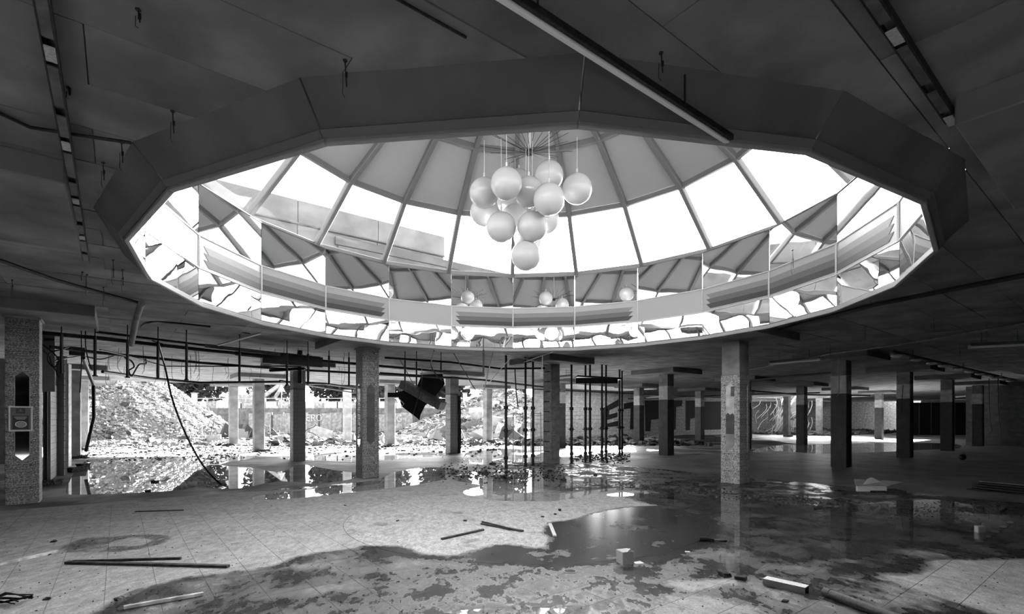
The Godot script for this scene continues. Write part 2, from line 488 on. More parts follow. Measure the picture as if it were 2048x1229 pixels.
# ---------------------------------------------------------------- floor
func ngon(r: float, k: int, off := 0.0) -> PackedVector2Array:
	var p := PackedVector2Array()
	for i in k:
		p.append(Vector2(cos(TAU * i / k + off), sin(TAU * i / k + off)) * r)
	return p
func build_floor() -> void:
	var maps := floor_maps()
	var fm := StandardMaterial3D.new()
	fm.resource_name = "floor_near"
	fm.albedo_texture = maps[0]
	fm.roughness_texture = maps[1]
	fm.roughness = 1.0
	fm.uv1_triplanar = true
	fm.uv1_world_triplanar = true
	fm.uv1_scale = Vector3(1.0 / FW, 0.1, 1.0 / FD)
	fm.uv1_offset = Vector3(-FX0 / FW, 0, (FD0 + FD) / FD)
	fm.detail_enabled = true
	fm.detail_blend_mode = BaseMaterial3D.BLEND_MODE_MUL
	fm.detail_albedo = T.fine
	fm.detail_uv_layer = BaseMaterial3D.DETAIL_UV_2
	fm.uv2_triplanar = true
	fm.uv2_world_triplanar = true
	fm.uv2_scale = Vector3.ONE * 0.7
	var dm: StandardMaterial3D = fm.duplicate()
	dm.resource_name = "floor_terrazzo"
	dm.detail_albedo = T.terr2
	dm.uv2_scale = Vector3.ONE * 1.6
	var far := mat("floor_far", 0.60, 0.5, "conc", 0.11)
	var lit := mat("floor_far_lit", 0.66, 0.6, "blot", 0.09)  # second far-floor material for the daylit strip, daylight put into its tone
	var root := struct("floor", "grey tiled hall floor, dusty on one side and wet on the other", "floor")
	# local frame: x along U, z along -V, laid at C
	var fr := G3(C)
	var lay := fr * Transform3D(Basis(Vector3.RIGHT, Vector3.FORWARD, Vector3.UP), Vector3.ZERO)   # poly x -> U, poly y -> V
	var disc := ngon(2.95, 64)
	var b := MB.new()
	b.slab(lay, PackedVector2Array([Vector2(-10.4, -10.8), Vector2(8.4, -10.8), Vector2(8.4, 6.0), Vector2(-10.4, 6.0)]), -0.3, -0.005)
	part("floor_bed", b, M.grout, root)
	for q in [[Vector2(-45, -45), Vector2(75, -10.8)], [Vector2(-45, 6.0), Vector2(75, 32)], [Vector2(-45, -10.8), Vector2(-10.4, 6.0)], [Vector2(8.4, -10.8), Vector2(75, 6.0)]]:
		b = MB.new()
		b.slab(lay, PackedVector2Array([q[0], Vector2(q[1].x, q[0].y), q[1], Vector2(q[0].x, q[1].y)]), -0.3, 0.0)
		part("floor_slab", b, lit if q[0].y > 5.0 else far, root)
	b = MB.new()
	b.slab(lay, disc, -0.005, 0.001, false)
	part("terrazzo_disc", b, dm, root).set_meta("label", "round terrazzo inlay, half of it wet and dark")
	var full := MB.new()
	full.box(Transform3D(Basis.IDENTITY, Vector3(0, -0.0025, 0)), Vector3(0.3975, 0.005, 0.3975), 0.0015)
	var fmesh := full.mesh()
	var cells := []
	var rest := MB.new()
	for ia in 47:
		for ib in 42:
			var a := -10.4 + 0.4 * (ia + 0.5)
			var c := -10.8 + 0.4 * (ib + 0.5)
			var w := fr * Vector3(a, 0, -c)
			var rad := Vector2(a, c).length()
			if rad > 2.95 + 0.29:
				var k := Transform3D(GB, w)
				if -w.z > 4.0 and absf(w.x / w.z) < 1.03:
					cells.append([-w.z, k])
				else:
					rest.box(k * Transform3D(Basis.IDENTITY, Vector3(0, -0.0025, 0)), Vector3(0.3975, 0.005, 0.3975))
			elif rad > 2.95 - 0.29:
				var h := 0.198
				for poly in Geometry2D.clip_polygons(PackedVector2Array([Vector2(a - h, c - h), Vector2(a + h, c - h), Vector2(a + h, c + h), Vector2(a - h, c + h)]), ngon(2.957, 64)):
					rest.slab(lay, poly, -0.005, 0.0, false)
	cells.sort_custom(func(p, q): return p[0] < q[0])
	for i in cells.size():
		if i < 290:
			put("floor_tile", fmesh, fm, root, cells[i][1])
		else:
			rest.box(cells[i][1] * Transform3D(Basis.IDENTITY, Vector3(0, -0.0025, 0)), Vector3(0.3975, 0.005, 0.3975))
	part("floor_tiling", rest, fm, root).set_meta("kind", "stuff")
	# drain
	var dr := thing("floor_drain", "small round dark drain hole with a metal ring in the floor", "drain", on(1140, 1144))
	b = MB.new()
	b.lathe(T3(Vector3.ZERO), [Vector2(0.0, 0.002), Vector2(0.062, 0.002)], 24)
	part("opening", b, M.black, dr)
	b = MB.new()
	b.lathe(T3(Vector3.ZERO), [Vector2(0.06, 0.0), Vector2(0.06, 0.006), Vector2(0.075, 0.006), Vector2(0.078, 0.0)], 24)
	part("ring", b, M.steel, dr)
	# standing water
	var n := 0
	for w in [
		["wide puddle mirroring the rubble heap beside the broken shop wall", [[132, 986], [180, 990], [330, 984], [400, 975], [470, 979], [560, 964], [640, 968], [715, 957], [725, 948], [690, 944], [640, 936], [600, 930], [560, 944], [500, 936], [440, 930], [500, 918], [540, 905], [480, 908], [400, 903], [330, 912], [250, 918], [180, 925], [150, 935], [142, 955]]],
		["narrow shallow puddle in front of the terrazzo column with the dark inset", [[498, 999], [560, 1000], [640, 993], [720, 984], [800, 975], [880, 962], [910, 950], [905, 938], [850, 936], [790, 945], [760, 958], [700, 968], [620, 980], [540, 988]]],
		["long puddle in front of the steel props mirroring them", [[925, 985], [975, 1000], [1060, 1004], [1130, 1001], [1200, 986], [1290, 975], [1230, 962], [1140, 955], [1090, 944], [1000, 940], [940, 946], [905, 960], [960, 972]]],
		["bright puddle under the edge of the broken slab", [[560, 918], [640, 922], [720, 925], [800, 918], [890, 912], [900, 904], [820, 902], [720, 906], [620, 905], [570, 908]]],
		["shallow water film spread over the dark floor around the speckled column", [[1210, 990], [1300, 1000], [1380, 1020], [1440, 1045], [1455, 1080], [1440, 1110], [1450, 1145], [1500, 1150], [1560, 1120], [1700, 1120], [1820, 1098], [2048, 1085], [2300, 1060], [2250, 1000], [1990, 1012], [1860, 1000], [1720, 1008], [1640, 1014], [1520, 1000], [1440, 978], [1320, 980]]],
		["puddle in front of the pit of rebar mirroring a white column", [[1505, 905], [1560, 903], [1640, 908], [1760, 905], [1860, 900], [1920, 897], [1900, 888], [1760, 887], [1640, 889], [1540, 893]]],
		["small puddle on the mottled tiles mirroring the globe chandelier", [[855, 1240], [900, 1222], [950, 1213], [1030, 1210], [1070, 1213], [1110, 1211], [1165, 1214], [1172, 1224], [1150, 1240], [1080, 1260], [960, 1262]]],
		["puddle on the lit floor behind the steel props", [[930, 925], [1000, 930], [1080, 925], [1085, 905], [1000, 898], [940, 903]]],
	]:
		var poly := PackedVector2Array()
		var px: Array = w[1]
		for i in px.size():
			for s in 6:
				var q := []
				for k in [-1, 0, 1, 2]:
					var p: Array = px[(i + k + px.size()) % px.size()]
					var f := on(p[0], p[1])
					q.append(Vector2(f.x, f.z))
				var r: Vector2 = q[1].cubic_interpolate(q[2], q[0], q[3], s / 6.0)
				poly.append(r + Vector2(rng.randf_range(-1, 1), rng.randf_range(-1, 1)) * 0.03)
		if Geometry2D.is_polygon_clockwise(poly):
			poly.reverse()
		var mb := MB.new()
		for pp in Geometry2D.offset_polygon(poly, -0.01):
			if not Geometry2D.is_polygon_clockwise(pp):
				mb.slab(Transform3D(Basis(Vector3.RIGHT, Vector3.BACK, Vector3.UP), Vector3.ZERO), pp, 0.003, 0.004, false)
		if mb.v.size():
			tag(part("puddle", mb, M.water, self), w[0], "puddle")

# ---------------------------------------------------------------- ceiling with the round opening, formwork boards and drop panels
func gp(i: float, j: float) -> Vector2:
	return Vector2(i * S, j * S)
func dome_dir(k: float) -> Vector3:
	var a := 0.0364 + (k - 3.0) * TAU / 20.0
	return Vector3(sin(a), 0, cos(a))
func build_ceiling() -> void:
	var lay := G3(C) * Transform3D(Basis(Vector3.RIGHT, Vector3.FORWARD, Vector3.UP), Vector3.ZERO)
	var root := struct("ceiling", "bare grey concrete ceiling slab with board marks", "ceiling")
	var outline := PackedVector2Array([gp(-6, -6), gp(10.5, -6), gp(10.5, 2.7), gp(7.75, 2.7), gp(7.6, 1.6), gp(6.45, 1.55), gp(6.6, 2.3), gp(6.45, 3.15), gp(2.3, 3.15), gp(1.9, 3.02), gp(1.5, 3.25), gp(1.0, 3.6), gp(0.5, 3.9), gp(0.1, 4.25), gp(-0.8, 4.35), gp(-0.85, 5.2), gp(-6, 5.2)])
	var hole := PackedVector2Array()
	for k in 20:
		var d := dome_dir(k)
		hole.append(Vector2(d.dot(U), d.dot(V)) * 5.70)
	var hole2 := PackedVector2Array([gp(2.45, 2.3), gp(3.0, 2.36), gp(3.7, 2.3), gp(3.75, 2.8), gp(3.1, 2.84), gp(2.5, 2.78)])   # added opening, lets sky light down onto the block wall
	# the slab in strips so that the hole is cut cleanly
	var b := MB.new()
	for i in range(-6, 11):
		var strip := PackedVector2Array([gp(i, -6), gp(i + 1, -6), gp(i + 1, 6), gp(i, 6)])
		for p in Geometry2D.intersect_polygons(outline, strip):
			var cut := hole2 if i in [2, 3] else hole
			for q in (Geometry2D.clip_polygons(p, cut) if i in [-1, 0, 2, 3] else [p]):
				b.slab(lay, q, CEIL + 0.012, CEIL + 0.42)
	b.slab(lay, PackedVector2Array([gp(6.6, 2.75), gp(11.5, 2.75), gp(11.5, 5), gp(6.6, 5)]), CEIL, CEIL + 0.4)
	part("slab", b, M.ceiling_dark, root)
	# formwork boards, nearest ones single
	var boards := []
	var far := MB.new()
	for ia in range(-14, 22):
		for ib in range(-26, 46):
			var off := 0.6 if posmod(ib, 2) == 0 else 1.85
			var a0 := ia * 2.5 + off
			var c0 := ib * 0.64 + 0.1
			var cell := PackedVector2Array([Vector2(a0 + 0.004, c0 + 0.004), Vector2(a0 + 2.496, c0 + 0.004), Vector2(a0 + 2.496, c0 + 0.636), Vector2(a0 + 0.004, c0 + 0.636)])
			var w := lay * Vector3(a0 + 1.25, c0 + 0.32, 0)
			if -w.z < -2.0 or absf(w.x) > 2.5 - w.z * 1.15:
				continue
			for p in Geometry2D.intersect_polygons(outline, cell):
				for q in Geometry2D.clip_polygons(p, hole2 if ib > 20 else hole):
					boards.append([w.length(), q])
	boards.sort_custom(func(p, q): return p[0] < q[0])
	for i in boards.size():
		if i < 280:
			var mb := MB.new()
			mb.slab(lay, boards[i][1], CEIL + 0.02, CEIL - 0.003 * float((i * 7) % 3), false)
			part("board", mb, [M.ceiling, M.ceiling_dark][(i * 5 + i / 3) % 2], root)
		else:
			far.slab(lay, boards[i][1], CEIL + 0.02, CEIL - 0.003 * float((i * 7) % 3), false)
	part("boarding", far, M.ceiling, root).set_meta("kind", "stuff")
	for ij in column_nodes() + [[-1, 0], [0, -1], [1, -1], [-1, -1], [-2, 1], [-2, 0]]:
		if ij.size() > 2 and ij[2] == "open":
			continue
		part("drop_panel", box1(G3(grid(ij[0], ij[1], (CEIL + DROP) / 2)), Vector3(2.2, CEIL - DROP, 2.2), 0.01), M.ceiling_dark, root)
	# sloped surround of the opening
	var tr := struct("trim_1", "sloped dark surround and metal edge of the skylight opening", "trim")
	for k in 20:
		var d0 := dome_dir(k); var d1 := dome_dir(k + 1)
		var mid := (d0 + d1) * 0.5
		b = MB.new()
		var g := 0.004
		var e0 := d0.lerp(d1, g); var e1 := d1.lerp(d0, g)
		var o := [C + e0 * 5.70 + Vector3.UP * CEIL, C + e1 * 5.70 + Vector3.UP * CEIL, C + e1 * 5.44 + Vector3.UP * (RIM_Y + 0.02), C + e0 * 5.44 + Vector3.UP * (RIM_Y + 0.02)]
		var up := Vector3(0, 0.03, 0) - mid * 0.02
		b.quad(o[0], o[1], o[2], o[3], mid - Vector3.UP)
		b.quad(o[0] + up, o[1] + up, o[2] + up, o[3] + up, Vector3.UP - mid)
		b.quad(o[0], o[3], o[3] + up, o[0] + up, d0 - d1)
		b.quad(o[1], o[2], o[2] + up, o[1] + up, d1 - d0)
		part("fascia_panel", b, M.fascia, tr)
		b = MB.new()
		b.beam(C + d0 * 5.425 + Vector3.UP * (RIM_Y + 0.03), C + d1 * 5.425 + Vector3.UP * (RIM_Y + 0.03), 0.05, 0.07, 0.006)
		part("rim_edge", b, M.rim_metal, tr)
		b = MB.new()
		var dn := mid.normalized() * 0.012 - Vector3.UP * 0.012
		var st := [C + d0 * 5.49 + Vector3.UP * 3.59 + dn, C + d1 * 5.49 + Vector3.UP * 3.59 + dn, C + d1 * 5.45 + Vector3.UP * 3.55 + dn, C + d0 * 5.45 + Vector3.UP * 3.55 + dn]
		b.quad(st[0], st[1], st[2], st[3], mid - Vector3.UP)
		b.quad(st[0], st[1], st[1] - dn, st[0] - dn, mid + Vector3.UP)
		b.quad(st[3], st[2], st[2] - dn, st[3] - dn, -mid - Vector3.UP)
		part("rim_strip", b, M.frame, tr)

# ---------------------------------------------------------------- skylight: mirrors, banner band, ribs, panes, upper panels
func warped(a: Vector3, b: Vector3, c: Vector3, d: Vector3, out: Vector3, amp: float, sd: int) -> MB:
	# a thin mirror sheet, slightly buckled
	var mb := MB.new()
	var n := FastNoiseLite.new()
	n.seed = sd; n.frequency = 0.9; n.fractal_octaves = 2
	var nx := 14; var ny := 7
	var p := []
	for j in ny + 1:
		for i in nx + 1:
			var u := float(i) / nx; var v := float(j) / ny
			var q := a.lerp(b, u).lerp(d.lerp(c, u), v)
			var pin := sin(PI * u) * sin(PI * v)
			p.append(q + out * amp * n.get_noise_2d(u * 2.0 + sd * 3.1, v * 1.4) * (0.15 + pin))
	var nm := []
	for j in ny + 1:
		for i in nx + 1:
			var e: Vector3 = p[j * (nx + 1) + mini(i + 1, nx)] - p[j * (nx + 1) + maxi(i - 1, 0)]
			var f: Vector3 = p[mini(j + 1, ny) * (nx + 1) + i] - p[maxi(j - 1, 0) * (nx + 1) + i]
			var m := e.cross(f).normalized()
			nm.append(m if m.dot(out) > 0 else -m)
	for j in ny:
		for i in nx:
			var q := [j * (nx + 1) + i, j * (nx + 1) + i + 1, (j + 1) * (nx + 1) + i + 1, (j + 1) * (nx + 1) + i]
			mb.tri(p[q[0]], p[q[1]], p[q[2]], nm[q[0]], nm[q[1]], nm[q[2]])
			mb.tri(p[q[0]], p[q[2]], p[q[3]], nm[q[0]], nm[q[2]], nm[q[3]])
	var h := out * -0.012
	mb.quad(a + h, b + h, c + h, d + h, -out)
	return mb
func build_skylight() -> void:
	var s := thing("skylight", "twenty-sided glazed skylight with a mirror-clad well wall below its ribs", "skylight", Vector3.ZERO)
	var RM := 5.475; var RS := 5.86; var RT := 4.59; var RU := 3.05; var RC := 1.1
	var Y := [RIM_Y + 0.065, 4.17, 4.72, 5.58, 5.76, 6.92, 7.83, 8.45]
	for k in 20:
		var d0 := dome_dir(k); var d1 := dome_dir(k + 1)
		var inn := -(d0 + d1).normalized()
		var e0 := d0.lerp(d1, 0.004); var e1 := d1.lerp(d0, 0.004)
		var P := func(e: Vector3, r: float, y: float) -> Vector3: return C + e * r + Vector3.UP * y
		part("mirror", warped(P.call(e0, RM, Y[0]), P.call(e1, RM, Y[0]), P.call(e1, RM, Y[1]), P.call(e0, RM, Y[1]), inn, 0.0016, k + 1), M.mirror, s)
		part("mirror", warped(P.call(e0, RM, Y[2]), P.call(e1, RM, Y[2]), P.call(e1, RM, Y[3]), P.call(e0, RM, Y[3]), inn, 0.0008, k + 41), M.mirror, s)
		# banner band
		var b := MB.new()
		b.beam(P.call(e0, RM + 0.008, (Y[1] + Y[2]) / 2), P.call(e1, RM + 0.008, (Y[1] + Y[2]) / 2), 0.02, Y[2] - Y[1] - 0.01)
		var band := part("banner_panel", b, M.banner, s)
		var m4 := posmod(k - 11, 4)   # three striped panels, then a blank one
		if m4 != 3:
			var left := -0.98 if m4 != 0 else -0.80
			var right := 0.98 if m4 != 2 else 0.80
			var L: float = (P.call(e1, RM, 0.0) - P.call(e0, RM, 0.0)).length() / 2
			var cx: Vector3 = P.call((e0 + e1) * 0.5, RM - 0.006, (Y[1] + Y[2]) / 2)
			var xx: Vector3 = (P.call(e1, RM, 0.0) - P.call(e0, RM, 0.0)).normalized()
			var fr := Transform3D(Basis(xx, Vector3.UP, xx.cross(Vector3.UP)), cx)
			var hh := 0.115
			for q in 3:
				var y0 := -0.22 + q * hh
				var poly := PackedVector2Array([Vector2(left * L + (0.06 if m4 == 0 else 0.0), y0), Vector2(right * L - (0.06 if m4 == 2 else 0.0), y0), Vector2(right * L + (0.06 if m4 == 2 else 0.0), y0 + hh), Vector2(left * L - (0.06 if m4 == 0 else 0.0), y0 + hh)])
				b = MB.new()
				b.slab(fr, poly, -0.003, 0.003)
				part("stripe", b, [M.stripe_3, M.stripe_2, M.stripe_1][q], band)
		# joint bars between the sheets
		for y in [Y[1], Y[2]]:
			part("joint_bar", beam1(P.call(d0, RM - 0.01, y), P.call(d1, RM - 0.01, y), 0.02, 0.022), M.steel_light, s)
		part("corner_bar", beam1(P.call(d0, RM - 0.012, Y[1]), P.call(d0, RM - 0.012, Y[2]), 0.03, 0.03), M.steel_light, s)
		# ledge, sill, ribs
		b = MB.new()
		b.quad(P.call(d0, RM - 0.02, Y[3] + 0.01), P.call(d1, RM - 0.02, Y[3] + 0.01), P.call(d1, RS + 0.1, Y[3] + 0.03), P.call(d0, RS + 0.1, Y[3] + 0.03), Vector3.UP)
		b.quad(P.call(d0, RM - 0.02, Y[3]), P.call(d1, RM - 0.02, Y[3]), P.call(d1, RS + 0.1, Y[3]), P.call(d0, RS + 0.1, Y[3]), Vector3.DOWN)
		b.quad(P.call(d0, RM - 0.02, Y[3]), P.call(d1, RM - 0.02, Y[3]), P.call(d1, RM - 0.02, Y[3] + 0.01), P.call(d0, RM - 0.02, Y[3] + 0.01), inn)
		part("ledge", b, M.frame, s)
		part("sill", beam1(P.call(d0, RS, Y[4] - 0.07), P.call(d1, RS, Y[4] - 0.07), 0.12, 0.2, 0.01), M.frame, s)
		b = MB.new()
		var rs := [[RS, Y[4] - 0.05], [RT, Y[5]], [RU, Y[6]], [RC, Y[7]]]
		for q in 3:
			var up := (Vector3.UP + d0 * 0.7).normalized()
			b.beam(P.call(d0, rs[q][0], rs[q][1]), P.call(d0, rs[q + 1][0], rs[q + 1][1]), [0.11, 0.12, 0.10][q], 0.14, 0.012, up)
		part("rib", b, M.frame, s)
		part("transom", beam1(P.call(d0, RT, Y[5]), P.call(d1, RT, Y[5]), 0.09, 0.12, 0.01), M.frame, s)
		part("transom", beam1(P.call(d0, RU, Y[6]), P.call(d1, RU, Y[6]), 0.10, 0.13, 0.01), M.frame, s)
		# panes and closed upper panels
		b = MB.new()
		b.quad(P.call(d0, RS, Y[4]), P.call(d1, RS, Y[4]), P.call(d1, RT, Y[5] + 0.03), P.call(d0, RT, Y[5] + 0.03), -inn + Vector3.UP)
		part("glass_pane", b, M.glass, s)
		for q in 2:
			b = MB.new()
			var r0: float = [RT, RU][q]; var r1: float = [RU, RC][q]
			var y0: float = [Y[5], Y[6]][q]; var y1: float = [Y[6], Y[7]][q]
			var v := [P.call(d0, r0, y0 + 0.05), P.call(d1, r0, y0 + 0.05), P.call(d1, r1, y1 + 0.05), P.call(d0, r1, y1 + 0.05)]
			var w := Vector3(0, 0.03, 0)
			b.quad(v[0], v[1], v[2], v[3], Vector3.DOWN)
			b.quad(v[0] + w, v[1] + w, v[2] + w, v[3] + w, Vector3.UP)
			part("roof_panel", b, M.panel, s)
	var cap := MB.new()
	cap.lathe(T3(C + Vector3(0, 8.4, 0)), [Vector2(1.25, -0.05), Vector2(1.25, 0.15), Vector2(0.6, 0.32), Vector2(0.0, 0.36)], 20)
	cap.lathe(T3(C + Vector3(0, 8.4, 0)), [Vector2(0.0, -0.04), Vector2(1.25, -0.05)], 20)
	part("cap", cap, M.frame, s)

# ---------------------------------------------------------------- globe chandelier
func build_chandelier() -> void:
	var c := thing("chandelier", "cluster of white globe lamps hanging by thin rods from a spidery wire hub", "chandelier", C + Vector3(0.08, 0, 0))
	var o := -(C + Vector3(0.08, 0, 0))
	var hub := Vector3(0, 6.2, 0)
	var b := MB.new()
	b.tube([hub, Vector3(0, 8.38, 0)], 0.022, 10)
	part("stem", b, M.cable_light, c)
	b = MB.new()
	b.lathe(T3(hub), [Vector2(0, -0.05), Vector2(0.05, -0.04), Vector2(0.07, 0.0), Vector2(0.05, 0.05), Vector2(0, 0.06)], 16)
	part("hub", b, M.dark_metal, c)
	for k in 24:
		var a := TAU * k / 24.0 + 0.1
		var l := 0.85 if k % 2 == 0 else 0.68
		var e := hub + Vector3(cos(a) * l, 0.16 + 0.05 * (k % 3), sin(a) * l)
		part("arm", tube1([hub, e], 0.0045, 6), M.dark_metal, c)
	var sphere := MB.new()
	sphere.ball(Vector3.ZERO, 0.25, 18, 32)
	var sm := sphere.mesh()
	var collar := MB.new()
	collar.lathe(T3(Vector3(0, 0.235, 0)), [Vector2(0.0, 0.10), Vector2(0.014, 0.10), Vector2(0.016, 0.03), Vector2(0.05, 0.02), Vector2(0.06, 0.0)], 14)
	var cm := collar.mesh()
	for g in [[968.4, 385.9, 8.6], [1013, 367.6, 8.0], [969, 423.7, 8.95], [1021, 401, 9.3], [1038, 366, 9.5], [1057.5, 384.4, 8.45], [1098.5, 351, 8.9], [1098, 399, 8.05], [1154.3, 378, 8.5], [1002.5, 454.5, 8.55], [1064.6, 453.6, 8.45], [1030, 437, 9.2], [1091, 440, 9.3], [1056, 477, 9.0], [1051.8, 512, 8.6]]:
		var p := at(g[0], g[1], g[2]) + o
		var gl := put("globe", sm, M.opal, c, T3(p))
		put("collar", cm, M.steel_light, gl)
		var top := Vector3(p.x, 6.38, p.z)
		part("rod", tube1([p + Vector3(0, 0.3, 0) - p, top - p], 0.006, 6), M.cable_light, gl)

# ---------------------------------------------------------------- columns
func column_nodes() -> Array:
	return [
		[1, 0, "speckled"], [2, 0, "painted"], [3, 0, "painted"], [4, 0, "painted"], [5, 0, "painted"],
		[-1, 1, "inset"], [0, 1, "inset"], [1, 1, "rough"], [2, 1, "painted"], [3, 1, "painted"], [4, 1, "painted"], [5, 1, "painted"], [6, 1, "painted"],
		[0, 2, "tiled"], [1, 2, "tiled"], [2, 2, "painted"], [3, 2, "painted"], [4, 2, "painted"], [5, 2, "painted"],
		[-1, 3, "bare"], [0, 3, "bare"], [1, 3, "bare"], [2, 3, "half"], [-1, 4, "bare"], [0, 4, "bare"], [1, 4, "open"], [7, 2, "open"], [8, 2, "open"], [8, 3, "open"], [6, 2, "open"]]
func arrow(w: float, y0: float, y1: float) -> PackedVector2Array:
	return PackedVector2Array([Vector2(-w, y0 + w), Vector2(0, y0), Vector2(w, y0 + w), Vector2(w, y1 - w), Vector2(0, y1), Vector2(-w, y1 - w)])
func build_columns() -> void:
	for q in column_nodes():
		var i: int = q[0]; var j: int = q[1]
		var k: String = q[2]
		var p := grid(i, j)
		var top := DROP
		# local frame: x along U, z along -V, so the faces towards the camera are -x and +z
		if k == "painted":
			var lab := "square column with dark painted base, pale band and grey head"
			if j == 0 and i == 2: lab = "dark-based painted column with a pale cable hanging down its face"
			if j == 0 and i == 3: lab = "dark-based painted column with a black cable on its head"
			if j == 0 and i == 5: lab = "dark-based painted column standing at the end of the dark bare wall"
			if j == 1 and i == 2: lab = "dark-based painted column between the steel props and the speckled column"
			if j == 2 and i == 2: lab = "dark-based painted column half hidden behind the rough column"
			var o := thing("painted_column", lab, "column", p, "two-tone painted columns" if lab.begins_with("square") else "", GB)
			part("base", box1(T3(Vector3(0, 1.24, 0)), Vector3(0.48, 2.48, 0.48), 0.012), M.paint_dark, o)
			part("band", box1(T3(Vector3(0, 2.785, 0)), Vector3(0.47, 0.61, 0.47), 0.01), M.paint_light, o)
			part("head", box1(T3(Vector3(0, (3.09 + top) / 2, 0)), Vector3(0.47, top - 3.09, 0.47), 0.01), M.paint_mid, o)
		elif k in ["bare", "open"]:
			var o := thing("concrete_column", "bare pale concrete column under the broken slab edge" if k == "bare" else "bare pale concrete column standing free among the rubble", "column", p, "bare columns under the slab edge" if k == "bare" else "bare columns among the rubble", GB)
			part("shaft", box1(T3(Vector3(0, top / 2, 0)), Vector3(0.46, top, 0.46), 0.015), M.concrete_light, o)
			var b := MB.new()
			for r in 7:
				b.lump(T3(Vector3(rng.randf_range(-0.4, 0.4), 0.04, rng.randf_range(0.2, 0.45))), Vector3.ONE * rng.randf_range(0.08, 0.2), rng, 0.4)
			part("spall", b, M.rubble, o)
		elif k == "half":
			var o := thing("concrete_column", "column pale above and dark below before the rubble slope", "column", p, "", GB)
			part("head", box1(T3(Vector3(0, 2.95, 0)), Vector3(0.46, 1.3, 0.46), 0.015), M.concrete_light, o)
			part("base", box1(T3(Vector3(0, 1.15, 0)), Vector3(0.47, 2.3, 0.47), 0.015), M.concrete, o)
		elif k == "rough":
			var o := thing("concrete_column", "bare rough column with mortar ridges beside the roll cage", "column", p, "", GB)
			part("shaft", box1(T3(Vector3(0, top / 2, 0)), Vector3(0.44, top, 0.44), 0.02), M.concrete_rough, o)
			for r in 9:
				part("mortar_ridge", box1(T3(Vector3(-0.222, 0.45 + r * 0.36, rng.randf_range(-0.03, 0.03))), Vector3(0.03, 0.035, 0.30), 0.01), M.rubble_dark, o)
			var b := MB.new()
			for r in 26:
				b.lump(Transform3D(Basis(Vector3.BACK, rng.randf_range(-0.5, 0.5)), Vector3(rng.randf_range(-0.18, 0.18), rng.randf_range(0.2, 3.0), 0.222)), Vector3(rng.randf_range(0.1, 0.3), 0.03, 0.03), rng, 0.6)
			part("mortar_comb", b, M.concrete, o)
		elif k == "tiled":
			var o := thing("tiled_column", "column clad in glazed tiles with " + ("broad grey face by the big puddle" if i == 0 else "a black torn edge on one side"), "column", p, "", GB)
			part("core", box1(T3(Vector3(0, top / 2, 0)), Vector3(0.44, top, 0.44), 0.01), M.grout, o)
			part("head", box1(T3(Vector3(0, 3.2, 0)), Vector3(0.46, 0.8, 0.46), 0.01), M.concrete, o)
			var tm := MB.new()
			tm.box(T3(Vector3.ZERO), Vector3(0.145, 0.138, 0.014), 0.003)
			var tmesh := tm.mesh()
			for r in 19:
				for cc in 3:
					var y := 0.075 + r * 0.145
					var x := (cc - 1) * 0.152
					put("tile", tmesh, M.tile_wall, o, Transform3D(Basis.IDENTITY, Vector3(x, y, 0.226)))
					put("tile", tmesh, M.white_paint, o, Transform3D(Basis(Vector3.UP, -PI / 2), Vector3(-0.226, y, x)))
			if i == 1:
				var b := MB.new()
				for r in 12:
					b.lump(T3(Vector3(0.25, 0.15 + r * 0.22, 0.12)), Vector3(0.14, 0.28, 0.3), rng, 0.7)
				part("torn_edge", b, M.black, o)
		elif k == "inset":
			var o := thing("inset_column", ("speckled stone column with mirrored arrow inset and framed poster" if i == -1 else "speckled stone column with dark pointed inset beside the big puddle"), "column", p, "", GB)
			part("cladding", box1(T3(Vector3(0, (top - 0.03) / 2, 0)), Vector3(0.48, top - 0.03, 0.48), 0.008), M.terrazzo, o)
			part("capital", box1(T3(Vector3(0, top - 0.015, 0)), Vector3(0.54, 0.05, 0.54), 0.008), M.concrete, o)
			var b := MB.new()
			if i == -1:
				b.slab(T3(Vector3(0, 0, 0.24)), arrow(0.1, 0.84, 2.55), -0.01, 0.004)
				part("mirror_inset", b, M.mirror_dark, o)
				b = MB.new()
				var ar := arrow(0.105, 0.835, 2.555)
				for r in 6:
					b.beam(Vector3(ar[r].x, ar[r].y, 0.243), Vector3(ar[(r + 1) % 6].x, ar[(r + 1) % 6].y, 0.243), 0.012, 0.012)
				part("inset_edge", b, M.frame, o)
			else:
				b.slab(T3(Vector3(0.0, 0, 0.24)), arrow(0.11, 0.92, 2.6), -0.01, 0.003)
				part("dark_inset", b, M.paint_dark, o)
				b = MB.new()
				b.slab(Transform3D(Basis(Vector3.UP, -PI / 2), Vector3(-0.24, 0, 0)), arrow(0.1, 0.85, 2.62), -0.01, 0.004)
				part("mirror_inset", b, M.mirror, o)
		elif k == "speckled":
			var o := thing("inset_column", "pale speckled stone column with bare concrete head and stripped inset", "column", p, "", GB)
			part("cladding", box1(T3(Vector3(0, 1.37, 0)), Vector3(0.5, 2.74, 0.5), 0.008), M.terrazzo_light, o)
			part("head", box1(T3(Vector3(0, (2.74 + top) / 2, 0)), Vector3(0.47, top - 2.74, 0.47), 0.012), M.concrete, o)
			var fr := Transform3D(Basis(Vector3.UP, -PI / 2), Vector3(-0.25, 0, 0))
			var b := MB.new()
			b.slab(fr, PackedVector2Array([Vector2(-0.11, 1.75), Vector2(0.11, 1.75), Vector2(0.11, 2.4), Vector2(0.02, 2.55), Vector2(-0.11, 2.45)]), -0.01, 0.004)
			part("inset_plaster", b, M.paint_light, o)
			b = MB.new()
			b.slab(fr, PackedVector2Array([Vector2(-0.11, 1.25), Vector2(0.11, 1.25), Vector2(0.11, 1.72), Vector2(0.06, 1.78), Vector2(0.0, 1.73), Vector2(-0.06, 1.79), Vector2(-0.11, 1.74)]), -0.01, 0.005)
			part("inset_bare", b, M.paint_dark, o)
			b = MB.new()
